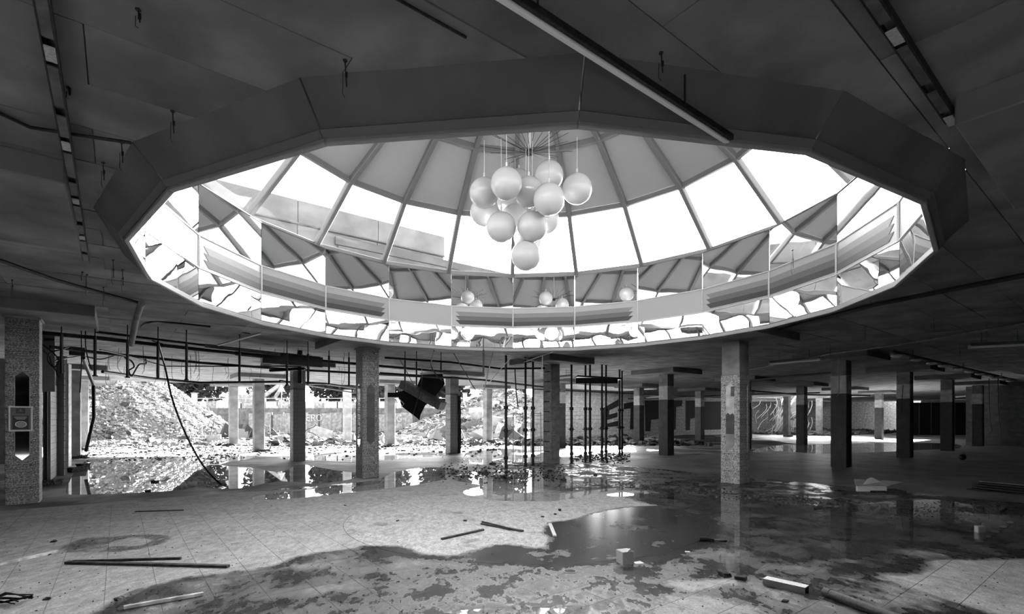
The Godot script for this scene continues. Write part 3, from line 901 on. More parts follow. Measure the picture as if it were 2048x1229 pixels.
			b.slab(fr, PackedVector2Array([Vector2(-0.11, 0.8), Vector2(0.11, 0.95), Vector2(0.11, 1.25), Vector2(-0.11, 1.25)]), -0.01, 0.004)
			part("inset_lower", b, M.concrete, o)
			b = MB.new()
			b.slab(fr, PackedVector2Array([Vector2(0.02, 2.2), Vector2(0.11, 2.2), Vector2(0.11, 2.45), Vector2(0.02, 2.45)]), -0.01, 0.008)
			part("inset_scrap", b, M.steel, o)
			part("edge_strip", beam1(Vector3(0.12, 0.8, 0.252), Vector3(0.12, 2.5, 0.252), 0.012, 0.012), M.steel_light, o)
	# poster in a metal frame on the nearest stone column
	var f := thing("framed_poster", "small framed dark poster with a white plate picture on speckled column", "poster", grid(-1, 1) + (-V) * 0.247 + Vector3(0, 1.64, 0) - U * 0.02, "", GB)
	for s in [-1.0, 1.0]:
		part("frame", box1(T3(Vector3(s * 0.155, 0, 0.012)), Vector3(0.028, 0.48, 0.024), 0.005), M.steel_light, f)
		part("frame", box1(T3(Vector3(0, s * 0.226, 0.012)), Vector3(0.34, 0.028, 0.024), 0.005), M.steel_light, f)
	var im := Image.create(96, 128, false, Image.FORMAT_RGB8)
	im.fill(Color(0.34, 0.34, 0.34))
	im.fill_rect(Rect2i(26, 4, 44, 30), Color(0.16, 0.16, 0.16))
	im.fill_rect(Rect2i(44, 10, 8, 8), Color(0.4, 0.4, 0.4))
	im.fill_rect(Rect2i(34, 20, 28, 3), Color(0.4, 0.4, 0.4))
	im.fill_rect(Rect2i(10, 46, 76, 78), Color(0.12, 0.12, 0.12))
	for r in 3:
		im.fill_rect(Rect2i(16 + r * 6, 52 + r * 6, 62 - r * 10, 3), Color(0.62, 0.62, 0.62))
	for y in range(74, 116):
		for x in range(20, 78):
			var d := Vector2((x - 49) / 28.0, (y - 95) / 18.0).length()
			if d < 1.0:
				var g := 0.75 if d > 0.8 else 0.3 if d > 0.7 else 0.5 + 0.2 * sin(x * 0.6) * cos(y * 0.7)
				im.set_pixel(x, y, Color(g, g, g))
	var pm := StandardMaterial3D.new()
	pm.resource_name = "poster_print"
	pm.albedo_texture = ImageTexture.create_from_image(im)
	pm.roughness = 0.4
	var b2 := MB.new()
	b2.quad(Vector3(-0.142, -0.214, 0.012), Vector3(0.142, -0.214, 0.012), Vector3(0.142, 0.214, 0.012), Vector3(-0.142, 0.214, 0.012), Vector3.BACK)
	part("print", b2, pm, f)
	part("backing", box1(T3(Vector3(0, 0, 0.004)), Vector3(0.30, 0.44, 0.008)), M.dark_metal, f)

# ---------------------------------------------------------------- walls
func block_wall(root: Node3D, a: Vector3, b: Vector3, h: float, thick: float, bl: Vector2, mats: Callable, parts_max: int) -> void:
	# courses of blocks with recessed joints; a, b on the floor
	var d := (b - a).normalized()
	var L := a.distance_to(b)
	var fr := Transform3D(Basis(d, Vector3.UP, d.cross(Vector3.UP)), a)
	var core := MB.new()
	core.box(fr * Transform3D(Basis.IDENTITY, Vector3(L / 2, h / 2, 0)), Vector3(L, h, thick - 0.03))
	part("core", core, M.grout, root)
	var n := 0
	var meshes := {}
	var rest := MB.new()
	for r in int(h / bl.y):
		var x := -bl.x * 0.5 if r % 2 else 0.0
		while x < L:
			var x0 := maxf(x, 0.0); var x1 := minf(x + bl.x, L)
			if x1 - x0 > 0.05:
				var sz := Vector3(x1 - x0 - 0.012, bl.y - 0.012, thick)
				var y := (r + 0.5) * bl.y
				var key := snappedf(sz.x, 0.01)
				if n < parts_max:
					if not meshes.has(key):
						meshes[key] = box1(T3(Vector3.ZERO), sz, 0.004).mesh()
					put("block", meshes[key], mats.call(y), root, fr * Transform3D(Basis.IDENTITY, Vector3((x0 + x1) / 2, y, 0)))
				else:
					rest.box(fr * Transform3D(Basis.IDENTITY, Vector3((x0 + x1) / 2, y, 0)), sz)
				n += 1
			x += bl.x
	if rest.v.size():
		part("blockwork", rest, M.block, root).set_meta("kind", "stuff")
func plain_wall(called: String, label: String, a: Vector3, b: Vector3, h: float, m: Material) -> Node3D:
	var o := struct(called, label, "wall")
	var mb := MB.new()
	mb.beam(a + Vector3(0, h / 2, 0), b + Vector3(0, h / 2, 0), 0.25, h)
	part("wall_face", mb, m, o)
	return o
func build_walls() -> void:
	var bw := struct("wall_back", "whitewashed concrete block wall with graffiti behind the steel props", "wall")
	block_wall(bw, grid(2.62, 3.06), grid(6.5, 3.06), CEIL, 0.24, Vector2(0.62, 0.31), func(_y): return M.block, 290)
	plain_wall("wall_right", "dark bare wall beyond the painted columns", grid(5.25, -5.0), grid(5.25, 0.12), CEIL, M.paint_mid)
	plain_wall("wall_far", "dark far wall of the hall behind the painted columns", grid(10.2, -5.5), grid(10.2, 1.6), CEIL, M.paint_mid)
	plain_wall("wall_left", "dark side wall behind the shop fronts", grid(-2.3, -6), grid(-2.3, 5), CEIL, M.paint_mid)
	plain_wall("wall_rear", "plain grey rear wall of the hall opposite the rubble", grid(-6, -5.6), grid(10.4, -5.6), CEIL, M.paint_mid)
	plain_wall("wall_closing", "dark closing wall between the shops and the rubble heap", grid(-2.35, 2.75), grid(-1.22, 2.75), CEIL, M.paint_mid)
	# steel doors in the far dark wall
	for k in 5:
		var a := at(1826 + k * 24, 840, 50.0)
		var o := thing("steel_door", "tall black steel door leaf with a thin bright edge in the dark far hall", "door", Vector3(a.x, 0, a.z), "black steel door leaves")
		part("leaf", box1(T3(Vector3(0, 1.6, 0)), Vector3(1.12, 3.2, 0.06), 0.01), M.dark_metal, o)
		part("edge", box1(T3(Vector3(0.57, 1.6, 0.02)), Vector3(0.04, 3.2, 0.08), 0.01), M.steel, o)
	# remains of the shop wall at the left
	var sw := struct("wall_shop", "tiled stub of a torn-out shop wall with boarded end", "wall")
	var a := on(93, 962); var b := on(107.5, 952.5)
	var core := MB.new()
	core.beam(a + Vector3(0, 1.7, 0), b + Vector3(0, 1.7, 0), 0.14, 3.4)
	part("core", core, M.grout, sw)
	var dd := (b - a).normalized()
	var nn := Vector3(-dd.z, 0, dd.x)
	if nn.dot(-a) < 0: nn = -nn
	var tl := a.distance_to(b)
	var tm := box1(T3(Vector3.ZERO), Vector3(tl / 5 - 0.008, 0.152, 0.012), 0.003).mesh()
	for r in 16:
		for c in 5:
			put("tile", tm, M.tile_wall, sw, Transform3D(Basis(dd, Vector3.UP, dd.cross(Vector3.UP)), a + dd * (tl * (c + 0.5) / 5) + nn * 0.076 + Vector3(0, 0.09 + r * 0.16, 0)))
	var s0 := on(108.5, 952.0); var s1 := at(129.5, 0, -s0.z); s1.y = 0
	var sb := (s1 - s0).normalized().cross(Vector3.UP) * 0.05
	if sb.dot(s0) < 0: sb = -sb
	part("siding_core", beam1(s0 + sb + Vector3(0, 1.72, 0), s1 + sb + Vector3(0, 1.72, 0), 0.06, 3.44), M.grout, sw)
	for r in 17:
		part("siding_board", beam1(s0 + Vector3(0, 0.1 + r * 0.2, 0), s1 + Vector3(0, 0.1 + r * 0.2, 0), 0.05, 0.19, 0.006), M.siding, sw)
	var pst := at(134.5, 0, 17.2)
	part("white_post", box1(T3(Vector3(pst.x, 1.75, pst.z), 0.3), Vector3(0.16, 3.5, 0.2), 0.01), M.white_paint, sw)
	for k in 2:
		var q := at(100 + k * 5, 0, 13.2 + k * 0.4)
		part("steel_angle", box1(T3(Vector3(q.x - 0.1, 1.3, q.z), 0.6), Vector3(0.06, 2.6, 0.06), 0.01), M.black if k == 0 else M.steel_light, sw)
	# hanging cladding panel above the shop wall
	var hp := thing("cladding_panel", "torn pale cladding panel hanging over the tiled wall stub", "panel", at(97, 760, 12.6))
	part("sheet", box1(T3(Vector3(0, 0.45, 0), 0.5), Vector3(0.25, 1.5, 0.03), 0.005), M.siding, hp)
	part("frame", box1(T3(Vector3(0.05, 1.0, 0.03), 0.5), Vector3(0.2, 0.06, 0.05), 0.005), M.dark_metal, hp)
	# graffiti painted on the block wall: big dark block letters
	var gr := struct("trim_graffiti", "large dark graffiti letters painted across the block wall", "graffiti")
	var d := U
	var base := grid(2.62, 3.06) - V * -0.0
	var fr := Transform3D(Basis(U, Vector3.UP, U.cross(Vector3.UP)), grid(2.62, 3.06) + (-V) * 0.126)
	for g in [
		[[7.4, 2.5], [9.4, 3.3], [9.5, 2.75], [8.1, 2.3], [8.05, 1.95], [9.1, 2.15], [9.1, 1.75], [7.8, 1.5], [7.75, 1.2], [9.2, 1.45], [9.3, 1.0], [7.0, 0.9], [7.3, 1.6]],
		[[9.9, 2.9], [12.3, 3.2], [12.2, 2.7], [11.4, 2.6], [11.3, 0.7], [10.7, 0.7], [10.8, 2.5], [9.9, 2.4]],
		[[12.7, 3.2], [15.4, 3.3], [15.4, 0.5], [14.7, 0.5], [14.7, 1.6], [13.6, 1.5], [13.5, 0.5], [12.8, 0.5]],
		[[15.8, 3.3], [18.4, 3.35], [18.3, 2.8], [17.4, 2.7], [17.3, 0.6], [16.6, 0.6], [16.6, 2.7], [15.8, 2.7]],
		[[18.9, 3.35], [21.4, 3.4], [21.4, 0.5], [20.7, 0.5], [20.6, 1.7], [19.7, 1.6], [19.6, 0.5], [18.9, 0.5]],
		[[21.8, 3.3], [26.0, 3.4], [26.0, 0.5], [22.0, 0.5]]]:
		var p := PackedVector2Array()
		for q in g:
			p.append(Vector2(q[0], q[1]))
		var mb := MB.new()
		mb.slab(fr, p, -0.004, 0.004)
		part("letter", mb, M.graffiti, gr)

# ---------------------------------------------------------------- services under the ceiling
func pipe(label: String, pts: Array, r: float, m: Material, group := "", called := "ceiling_pipe", cat := "pipe") -> Node3D:
	var o := part(called, tube1(pts, r, 10), m, self)
	tag(o, label, cat, group)
	return o
func build_services() -> void:
	# strip light housing crossing the near edge of the opening
	var o := thing("strip_light", "long pale metal strip light housing running out to the skylight rim", "light")
	var a := on(1455, 283, 3.53) ; var b := a - U * 3.6
	part("housing", beam1(a, b, 0.036, 0.03, 0.004), M.alu, o)
	part("side_flange", beam1(a - V * 0.032 + Vector3(0, 0.012, 0), b - V * 0.032 + Vector3(0, 0.012, 0), 0.026, 0.04, 0.003), M.dark_metal, o)
	for k in 3:
		part("hanger", tube1([a - U * (0.5 + k * 1.2), a - U * (0.5 + k * 1.2) + Vector3(0, 0.27, 0)], 0.006), M.cable, o)
	# slotted cable channels
	for q in [["slotted metal cable channel along the ceiling towards the rubble heap", on(84, 0, 3.74), on(172, 520, 3.74)], ["slotted metal cable channel ending at the drop panel of the ceiling", on(1735, -20, 3.74), on(1903, 238, 3.74)]]:
		o = thing("cable_channel", q[0], "channel")
		var p0: Vector3 = q[1]; var p1: Vector3 = q[2]
		var dd := (p1 - p0).normalized()
		var side := dd.cross(Vector3.UP)
		var L := p0.distance_to(p1) + 1.5
		p0 -= dd * 1.5
		part("tray", beam1(p0 + Vector3(0, 0.02, 0), p1 + Vector3(0, 0.02, 0), 0.056, 0.012), M.steel, o)
		for s in [-1.0, 1.0]:
			part("side", beam1(p0 + side * 0.031 * s, p1 + side * 0.031 * s, 0.008, 0.05), M.dark_metal, o)
		var k := 0.2
		var i := 0
		while k < L:
			part("cover", beam1(p0 + dd * k + Vector3(0, -0.025, 0), p0 + dd * (k + [0.34, 0.16, 0.5][i % 3]) + Vector3(0, -0.02, 0), 0.05, 0.008), [M.steel, M.steel_light, M.steel][i % 3], o)
			k += [0.42, 0.2, 0.62][i % 3]
			i += 1
	# thin conduits on the near ceiling
	for q in [["thin dark conduit across the near ceiling", [on(-80, 190, 3.77), on(60, 255, 3.77), on(140, 268, 3.77), on(262, 286, 3.77)], 0.012],
		["dark conduit across the ceiling to the bent grey drain pipe", [on(-60, 500, 3.72), on(110, 560, 3.72), on(200, 585, 3.72), on(282, 607, 3.72)], 0.025],
		["thin bent cable end on the ceiling beside the strip light", [on(780, -10, 3.78), on(860, 35, 3.78), on(932, 75, 3.78)], 0.008]]:
		pipe(q[0], q[1], q[2], M.dark_metal)
	pipe("bent grey drain pipe coming down from the ceiling in the torn bay", [on(283, 607, 3.7), on(272, 640, 3.62), on(262, 690, 3.2)], 0.055, M.concrete, "", "drain_pipe")
	# small threaded hangers in the ceiling
	for h in [[276, 18, 30], [690, 120, 60], [345, 222, 50], [243, 285, 45], [206, 325, 40], [1322, 105, 45], [137, 175, 18], [226, 520, 40], [245, 540, 35], [207, 575, 30], [1585, 500, 40], [1730, 655, 28], [1868, 640, 28], [1920, 690, 30], [1973, 650, 30], [1811, 690, 26], [1660, 690, 24], [24, 560, 26]]:
		var p := on(h[0], h[1], CEIL - 0.01)
		o = thing("ceiling_hanger", "short threaded hanger left in the ceiling", "hanger", p, "threaded hangers left in the ceiling")
		var l: float = h[2] / FPX * -p.z * 0.9
		part("rod", tube1([Vector3.ZERO, Vector3(0.01, -l, 0)], 0.0035, 6), M.cable, o)
		part("plate", box1(T3(Vector3(0, -0.004, 0)), Vector3(0.022, 0.012, 0.022), 0.003), M.dark_metal, o)
		part("clip", box1(T3(Vector3(0.008, -l * 0.55, 0)), Vector3(0.016, 0.035, 0.01), 0.003), M.cable, o)
		part("spring_wire", tube1([Vector3(-0.012, -l * 0.5, 0), Vector3(-0.014, -l * 1.25, 0), Vector3(0.0, -l * 1.4, 0)], 0.002, 5), M.cable, o)
	# pipes and rails of the torn bay at the left
	var YP := 3.42
	for q in [
		["thick dark rail under the ceiling from the stone column to the skylight", [[60, 664], [190, 676], [420, 702], [640, 722], [900, 745]], 3.45, 0.045],
		["second dark rail under the ceiling beside the thick one", [[190, 664], [400, 690], [640, 716]], 3.62, 0.03],
		["dark sprinkler pipe crossing the torn bay", [[100, 694], [200, 706], [400, 726], [560, 738], [720, 747], [880, 756]], 3.35, 0.04],
		["thin bent pipe sagging below the sprinkler pipe", [[200, 700], [270, 716], [330, 733], [480, 733], [640, 733]], 3.30, 0.018],
		["low dark pipe along the slab edge above the rubble", [[205, 744], [300, 757], [400, 766], [560, 764], [650, 768], [720, 778]], 3.15, 0.05],
		["thin pipe from the slab edge to the stone column", [[560, 762], [640, 775], [720, 788]], 3.05, 0.035],
		["dark pipe passing behind the stone column towards the props", [[760, 747], [880, 755], [960, 760], [1090, 775]], 3.30, 0.045],
		["dark conduit under the skylight rim leading to the props", [[770, 716], [900, 725], [1000, 738], [1090, 737]], 3.45, 0.035]]:
		var pts := []
		for p in q[1]:
			pts.append(on(p[0], p[1], q[2]))
		pipe(q[0], pts, q[3], M.dark_metal)
	for q in [["long thin pipe along the right hand ceiling", [[1500, 740], [1660, 708], [1800, 690], [2060, 645]], 3.62, 0.03], ["dark pipe along the right hand ceiling close to the skylight", [[1560, 660], [1750, 610], [1900, 580], [2080, 545]], 3.70, 0.04],
		["bright thin pipe below the far ceiling by the graffiti", [[1140, 803], [1290, 797], [1480, 790], [1640, 786]], 3.3, 0.04], ["thin rail on the far ceiling beyond the speckled column", [[1500, 762], [1580, 753], [1665, 746]], 3.55, 0.05], ["dark hanging rail near the rebar pit", [[1500, 782], [1600, 790], [1740, 792]], 3.2, 0.05]]:
		var pts := []
		for p in q[1]:
			pts.append(on(p[0], p[1], q[2]))
		pipe(q[0], pts, q[3], M.steel if q[3] < 0.04 else M.dark_metal)
	# drop rods with square ends
	for h in [[123, 668, 746], [190, 672, 752], [255, 680, 755], [316, 683, 758], [373, 688, 760], [479, 696, 764], [574, 706, 771], [616, 708, 768], [658, 712, 769], [698, 715, 772], [810, 720, 776], [833, 724, 772], [882, 726, 745], [967, 700, 750]]:
		var top := on(h[0], h[1], 3.45)
		var l: float = (h[2] - h[1]) / FPX * -top.z
		o = thing("drop_rod", "black drop rod hanging from the ceiling rails of the torn bay", "rod", top, "black drop rods under the rails")
		part("rod", box1(T3(Vector3(0, -l / 2, 0)), Vector3(0.045, l, 0.045), 0.005), M.cable, o)
		part("upper_rod", tube1([Vector3(0, 0, 0), Vector3(0, CEIL - 3.46, 0)], 0.012, 6), M.cable, o)
		part("foot", box1(T3(Vector3(0, -l, 0)), Vector3(0.07, 0.03, 0.07), 0.005), M.dark_metal, o)
	# wiring: fine wires hanging from the torn ceiling
	var nw := 0
	for k in 46:
		var px := rng.randf_range(210, 690)
		var py := rng.randf_range(690, 740)
		var p := on(px, py, 3.78)
		var l := rng.randf_range(0.3, 1.0)
		var w := part("loose_wire", tube1(curve([p, p + Vector3(rng.randf_range(-0.05, 0.05), -l * 0.4, 0), p + Vector3(rng.randf_range(-0.05, 0.05), -l * 0.8, 0), p + Vector3(rng.randf_range(-0.08, 0.08), -l, 0)], 3), 0.006, 5), M.cable, self)
		tag(w, "thin loose wire hanging from the torn ceiling", "wire", "loose wires of the torn bay")
	# long hanging cables
	for q in [
		["thick black cable swooping from the ceiling rail down to the wet floor", [on(317, 688, 3.45), at(330, 735, 13.0), at(345, 800, 12.8), at(372, 870, 12.8), at(405, 930, 12.9), on(440, 968, 0.02), on(452, 970, 0.02)], 0.022],
		["bent black conduit broken at a joint over the rubble", [on(166, 716, 3.4), at(187, 770, 17.5), at(188, 835, 17.6), at(172, 903, 17.7)], 0.055],
		["thin straight cable with a plug hanging beside the bent conduit", [on(165, 545, 3.7), at(162, 620, 12.0), at(163, 720, 12.0), at(160, 786, 12.0)], 0.012],
		["thin wavy cable hanging next to the straight one", [on(174, 550, 3.7), at(172, 640, 11.6), at(171, 690, 11.6), at(178, 725, 11.6), at(185, 742, 11.6)], 0.012],
		["black looping cable under the ceiling by the drain pipe", [on(420, 654, 3.72), on(330, 645, 3.66), on(290, 648, 3.6), at(281, 663, 14.0), at(300, 680, 14.2), on(330, 690, 3.45)], 0.02],
		["thin cable curling down from the skylight rim near the fallen duct", [on(868, 702, 3.5), at(862, 730, 15.0), at(872, 750, 15.0), at(885, 762, 15.1)], 0.018],
		["long thin wire falling past the hanging duct", [on(842, 722, 3.4), at(844, 760, 17.0), at(835, 800, 17.0), at(826, 830, 17.0)], 0.012],
		["dark cable with a kinked end hanging between the props", [on(1030, 740, 3.4), at(1031, 760, 17.6), at(1033, 790, 17.6), at(1036, 814, 17.6)], 0.02],
		["thin dark cable hanging before the dark wall", [at(1978, 757.5, 27.0), at(1979, 810, 27.0), at(1981, 845, 27.0), at(1984, 862, 27.0), at(1978, 868, 27.0)], 0.015],
		["second thin dark cable hanging before the dark wall", [at(1996, 757.5, 27.0), at(1997, 820, 27.0), at(2001, 860, 27.0), at(2003, 890, 27.0)], 0.015],
		["black cable running along the top of a painted column", [on(1808, 753, 3.5), at(1806, 775, 21.2), at(1804, 800, 21.2), at(1803, 825, 21.2)], 0.012],
		["pale cable hanging down the face of a painted column", [on(1678, 717, 3.5), at(1678, 750, 16.4), at(1678, 785, 16.4), at(1673, 794, 16.4)], 0.012]]:
		pipe(q[0], q[1] if q[0].begins_with("bent black") else curve(q[1]), q[2], M.cable_light if q[0].begins_with("pale") else M.cable, "", "hanging_cable", "cable")
	for q in [
		["coil of black cable looped under the ceiling beside the stone column", [at(86, 690, 11.5), at(105, 705, 11.4), at(118, 722, 11.3), at(108, 735, 11.3), at(96, 722, 11.4), at(100, 706, 11.5), at(122, 700, 11.6), at(138, 694, 11.8)], 0.014],
		["second loose cable loop hanging beside the stone column", [at(84, 700, 11.7), at(98, 712, 11.6), at(103, 728, 11.6), at(112, 742, 11.6), at(116, 752, 11.6), at(120, 756, 11.6)], 0.012],
		["thin cable strung below the rails from the stub wall", [at(110, 722, 13.5), at(140, 716, 14.5), at(166, 713, 15.5), at(200, 719, 16.0), at(228, 712, 16.4)], 0.02],
		["tangled grey hoses wound round a drop rod in the torn bay", [at(256, 706, 14.6), at(250, 716, 14.6), at(262, 722, 14.5), at(268, 734, 14.5), at(258, 742, 14.6), at(264, 752, 14.6), at(278, 730, 14.6), at(292, 728, 14.8), at(290, 716, 14.9)], 0.022],
		["thin dark cable slung from the drain pipe to the rim", [at(330, 650, 13.5), at(420, 656, 13.0), at(500, 668, 12.6)], 0.012]]:
		pipe(q[0], curve(q[1]), q[2], M.steel if q[0].begins_with("tangled") else M.cable, "", "hanging_cable", "cable")
	for q in [["dark flat bar across the torn bay ceiling near the tiled column", at(470, 707, 14.2), at(620, 722, 15.6), 0.12], ["grey flat duct side lying along the torn bay ceiling", at(410, 692, 12.9), at(560, 709, 14.6), 0.1], ["short thick dark beam end under the torn bay ceiling", at(525, 716, 14.6), at(645, 726, 15.4), 0.3],
		["dark cable box fixed under the rail by the stub wall", at(140, 702, 12.9), at(168, 705, 13.2), 0.22]]:
		tag(part("metal_strip", beam1(q[1], q[2], q[3] * 0.4, q[3], 0.006), M.dark_metal if not q[0].begins_with("grey") else M.steel, self), q[0], "metal strip")
	# loose metal strips dangling round the rim
	for q in [["pale aluminium profile dangling below the skylight rim over the torn bay", at(436, 691, 12.6), at(521, 667, 12.2), 0.07], ["pale metal strip leaning from the rim above the props", at(986, 706, 15.0), at(968, 780, 15.3), 0.035], ["pale metal strip hanging slantwise from the rim by the rough column", at(1048, 725, 15.0), at(1106, 704, 14.9), 0.04],
		["short pale metal strip hanging upright by the rough column", at(1085, 712, 15.2), at(1083, 754, 15.2), 0.035], ["thin metal strip slanting across the torn ceiling by the rim", at(994, 706, 15.1), at(1097, 729, 16.0), 0.03], ["dark metal strip slanting down before the tiled column", at(907, 707, 15.0), at(952, 783, 15.2), 0.04],
		["dark metal strip slanting beside the hanging duct", at(800, 720, 15.4), at(830, 775, 15.6), 0.03], ["dark metal strip crossing behind the pale one", at(1022, 715, 15.4), at(975, 770, 15.8), 0.03]]:
		tag(part("metal_strip", beam1(q[1], q[2], q[3], q[3] * 0.5, 0.004), M.steel_light if q[0].contains("pale") or q[0].begins_with("thin") else M.dark_metal, self), q[0], "metal strip")
	# fallen duct with torn dark sheet
	o = thing("fallen_duct", "dented sheet metal duct hanging askew with a black torn sheet below", "duct", at(835, 790, 21.6))
	var R := func(px: float, py: float, z: float) -> Vector3: return at(px, py, z) - at(835, 790, 21.6)
	part("duct", beam1(R.call(806, 769, 22.0), R.call(885, 813, 21.2), 0.5, 0.34, 0.01), M.steel, o)
	var mb := MB.new()
	mb.slab(Transform3D(Basis(Vector3.UP, 0.25), Vector3(0, 0, -0.45)), PackedVector2Array([Vector2(-0.95, 0.1), Vector2(-0.75, -0.5), Vector2(-0.1, -1.0), Vector2(0.0, -1.1), Vector2(0.05, -0.85), Vector2(0.25, -0.45), Vector2(0.65, -0.1), Vector2(1.1, 0.5), Vector2(1.0, 0.95), Vector2(0.1, 0.9), Vector2(-0.1, 0.4)]), -0.05, 0.02)
	part("torn_sheet", mb, M.black, o)
	part("bracket", tube1([R.call(797, 797, 21.3), R.call(808, 808, 21.2), R.call(803, 815, 21.2)], 0.02, 6), M.steel_light, o)
	part("upper_box", box1(T3(R.call(790, 791, 22.0)), Vector3(0.55, 0.2, 0.4), 0.01), M.black, o)
	# big hanging fixture before the tiled column
	o = thing("hanging_bracket", "heavy black steel bracket hanging in front of the tiled column", "bracket", at(600, 740, 16.0))
	part("post", box1(T3(Vector3(0, 0.1, 0)), Vector3(0.13, 1.05, 0.1), 0.01), M.cable, o)
	part("arm", beam1(at(540, 742, 16.0) - at(600, 740, 16.0), at(610, 738, 16.0) - at(600, 740, 16.0), 0.14, 0.08, 0.01), M.cable, o)
	# ceiling lights
	var k := 0
	for q in [[1940, 2060, 693, 687, "single white fluorescent tube fitting under the dark right hand ceiling"], [1540, 1640, 727, 718, "white fluorescent fitting above the painted columns near the speckled column"], [1096, 1142, 757, 753, "fluorescent fitting dangling between the steel props"], [1912, 1942, 794, 792, "small fluorescent fitting far back by the last painted columns"], [1293, 1320, 795, 793.5, "bright fluorescent tube far back before the graffiti wall"]]:
		var fy := 3.0 if q[0] == 1293 else 3.45
		var p := on(q[0], q[2], fy); var p2 := on(q[1], q[3], fy)
		o = thing("fluorescent_light", q[4], "light", p)
		part("tube", tube1([Vector3(0, -0.03, 0), p2 - p + Vector3(0, -0.03, 0)], 0.03, 10), M.plastic_white, o)
		part("housing", beam1(Vector3(0, 0.04, 0), p2 - p + Vector3(0, 0.04, 0), 0.09, 0.06, 0.006), M.steel, o)
		part("end_cap", box1(T3(Vector3(0, -0.02, 0)), Vector3(0.08, 0.1, 0.05), 0.01), M.steel_light, o)
		for t in [0.2, 0.8]:
			var h: Vector3 = (p2 - p) * t
			part("suspension", tube1([h + Vector3(0, 0.05, 0), h + Vector3(0, CEIL - 0.02 - fy, 0)], 0.006, 6), M.cable, o)
	o = thing("light_track", "dark track carrying the oval lamps under the right hand ceiling", "track")
	var l0 := on(1793, 712, 3.5); var l1 := on(2010, 760, 3.5)
	part("rail", beam1(l0 - (l1 - l0) * 0.03 + Vector3(0, 0.1, 0), l1 + (l1 - l0) * 0.15 + Vector3(0, 0.1, 0), 0.10, 0.05), M.dark_metal, o)
	for t in [0.1, 0.5, 0.95]:
		part("suspension", tube1([l0.lerp(l1, t) + Vector3(0, 0.1, 0), l0.lerp(l1, t) + Vector3(0, CEIL - 3.52, 0)], 0.01, 6), M.cable, o)
	for px in [1793, 1832, 1863, 1886, 1917, 1938, 1959, 1974, 1990, 2006, 2020]:
		var kk: float = (px - 1024.0) / FPX
		var dl := l1 - l0
		var p := l0 + dl * ((-kk * l0.z - l0.x) / (dl.x + kk * dl.z))
		o = thing("oval_lamp", "small oval white lamp on the ceiling track", "lamp", p, "oval lamps on the ceiling track")
		mb = MB.new()
		mb.ball(Vector3.ZERO, 1.0, 8, 14)
		part("diffuser", mb, M.plastic_white, o, Transform3D(Basis.from_scale(Vector3(0.17, 0.055, 0.12)), Vector3.ZERO))
		part("base", box1(T3(Vector3(0, 0.05, 0)), Vector3(0.30, 0.05, 0.2), 0.02), M.steel, o)
	# steel props
	for q in [[1012, 735, 938, 0.0], [1051, 735, 934, 0.0], [1066, 760, 932, 0.0], [1143, 738, 928, 0.0], [1171, 772, 926, 0.0], [1180, 740, 925, 0.0], [1204, 775, 922, 0.0], [1212, 745, 921, 0.0], [1239, 752, 914, 0.0], [1244, 752, 912, 0.0]]:
		var p := on(q[0], q[2])
		o = thing("steel_prop", "rusty telescopic steel prop standing between floor and ceiling", "prop", p, "telescopic steel props")
		var h: float = 3.74
		part("lower_tube", tube1([Vector3(0, 0, 0), Vector3(0, 2.0, 0)], 0.048, 10), M.prop_steel, o)
		part("upper_tube", tube1([Vector3(0, 2.0, 0), Vector3(0, h, 0)], 0.038, 10), M.prop_steel, o)
		for y in [0.35, 1.25, 2.0]:
			var cl := MB.new()
			cl.lathe(T3(Vector3(0, y, 0)), [Vector2(0.045, -0.06), Vector2(0.075, -0.05), Vector2(0.075, 0.05), Vector2(0.045, 0.06)], 12)
			part("collar", cl, M.prop_steel, o)
		part("handle", tube1([Vector3(-0.13, 1.25, 0), Vector3(0.13, 1.25, 0)], 0.014, 6), M.prop_steel, o)
		part("base_plate", box1(T3(Vector3(0, 0.008, 0)), Vector3(0.15, 0.016, 0.15), 0.003), M.prop_steel, o)
		part("top_plate", box1(T3(Vector3(0, h, 0)), Vector3(0.15, 0.016, 0.15), 0.003), M.prop_steel, o)
	# board lying over the props
	o = thing("formwork_sheet", "dark bent sheet caught under the ceiling between the steel props", "sheet", at(1190, 757, 18.5))
	part("sheet", box1(Transform3D(Basis(Vector3(0, 0.2, 1).normalized(), -0.06), Vector3(0.1, 0.0, 0)), Vector3(1.6, 0.06, 0.9), 0.01), M.dark_metal, o)
	part("lip", box1(T3(Vector3(0.0, -0.12, 0.4)), Vector3(1.5, 0.2, 0.04), 0.01), M.black, o)
	# roll cage
	o = thing("roll_cage", "two arched wire frames of a roll cage between the steel props", "cage", on(1052, 931))
	var rc := on(1052, 931)
	for q in [[1026.5, 1046, 829, 930, 17.9], [1062, 1081.5, 828, 930, 18.2]]:
		var z: float = q[4]
		var tl3 := at(q[0], q[2], z) - rc; var tr3 := at(q[1], q[2], z) - rc
		var bl := Vector3(tl3.x, 0.05, tl3.z); var br := Vector3(tr3.x, 0.05, tr3.z)
		part("frame", tube1(curve([bl, tl3 - Vector3(0, 0.1, 0), tl3 + Vector3(0.05, 0, 0), tr3 - Vector3(0.05, 0, 0), tr3 - Vector3(0, 0.1, 0), br], 4), 0.016, 8), M.steel_light, o)
		for y in 7:
			part("wire", tube1([Vector3(bl.x, 0.1 + y * 0.12, bl.z), Vector3(br.x, 0.1 + y * 0.12, br.z)], 0.004, 5), M.steel, o)
		for x in 3:
			part("wire", tube1([bl.lerp(br, (x + 1) / 4.0), bl.lerp(br, (x + 1) / 4.0) + Vector3(0, 0.9, 0)], 0.004, 5), M.steel, o)
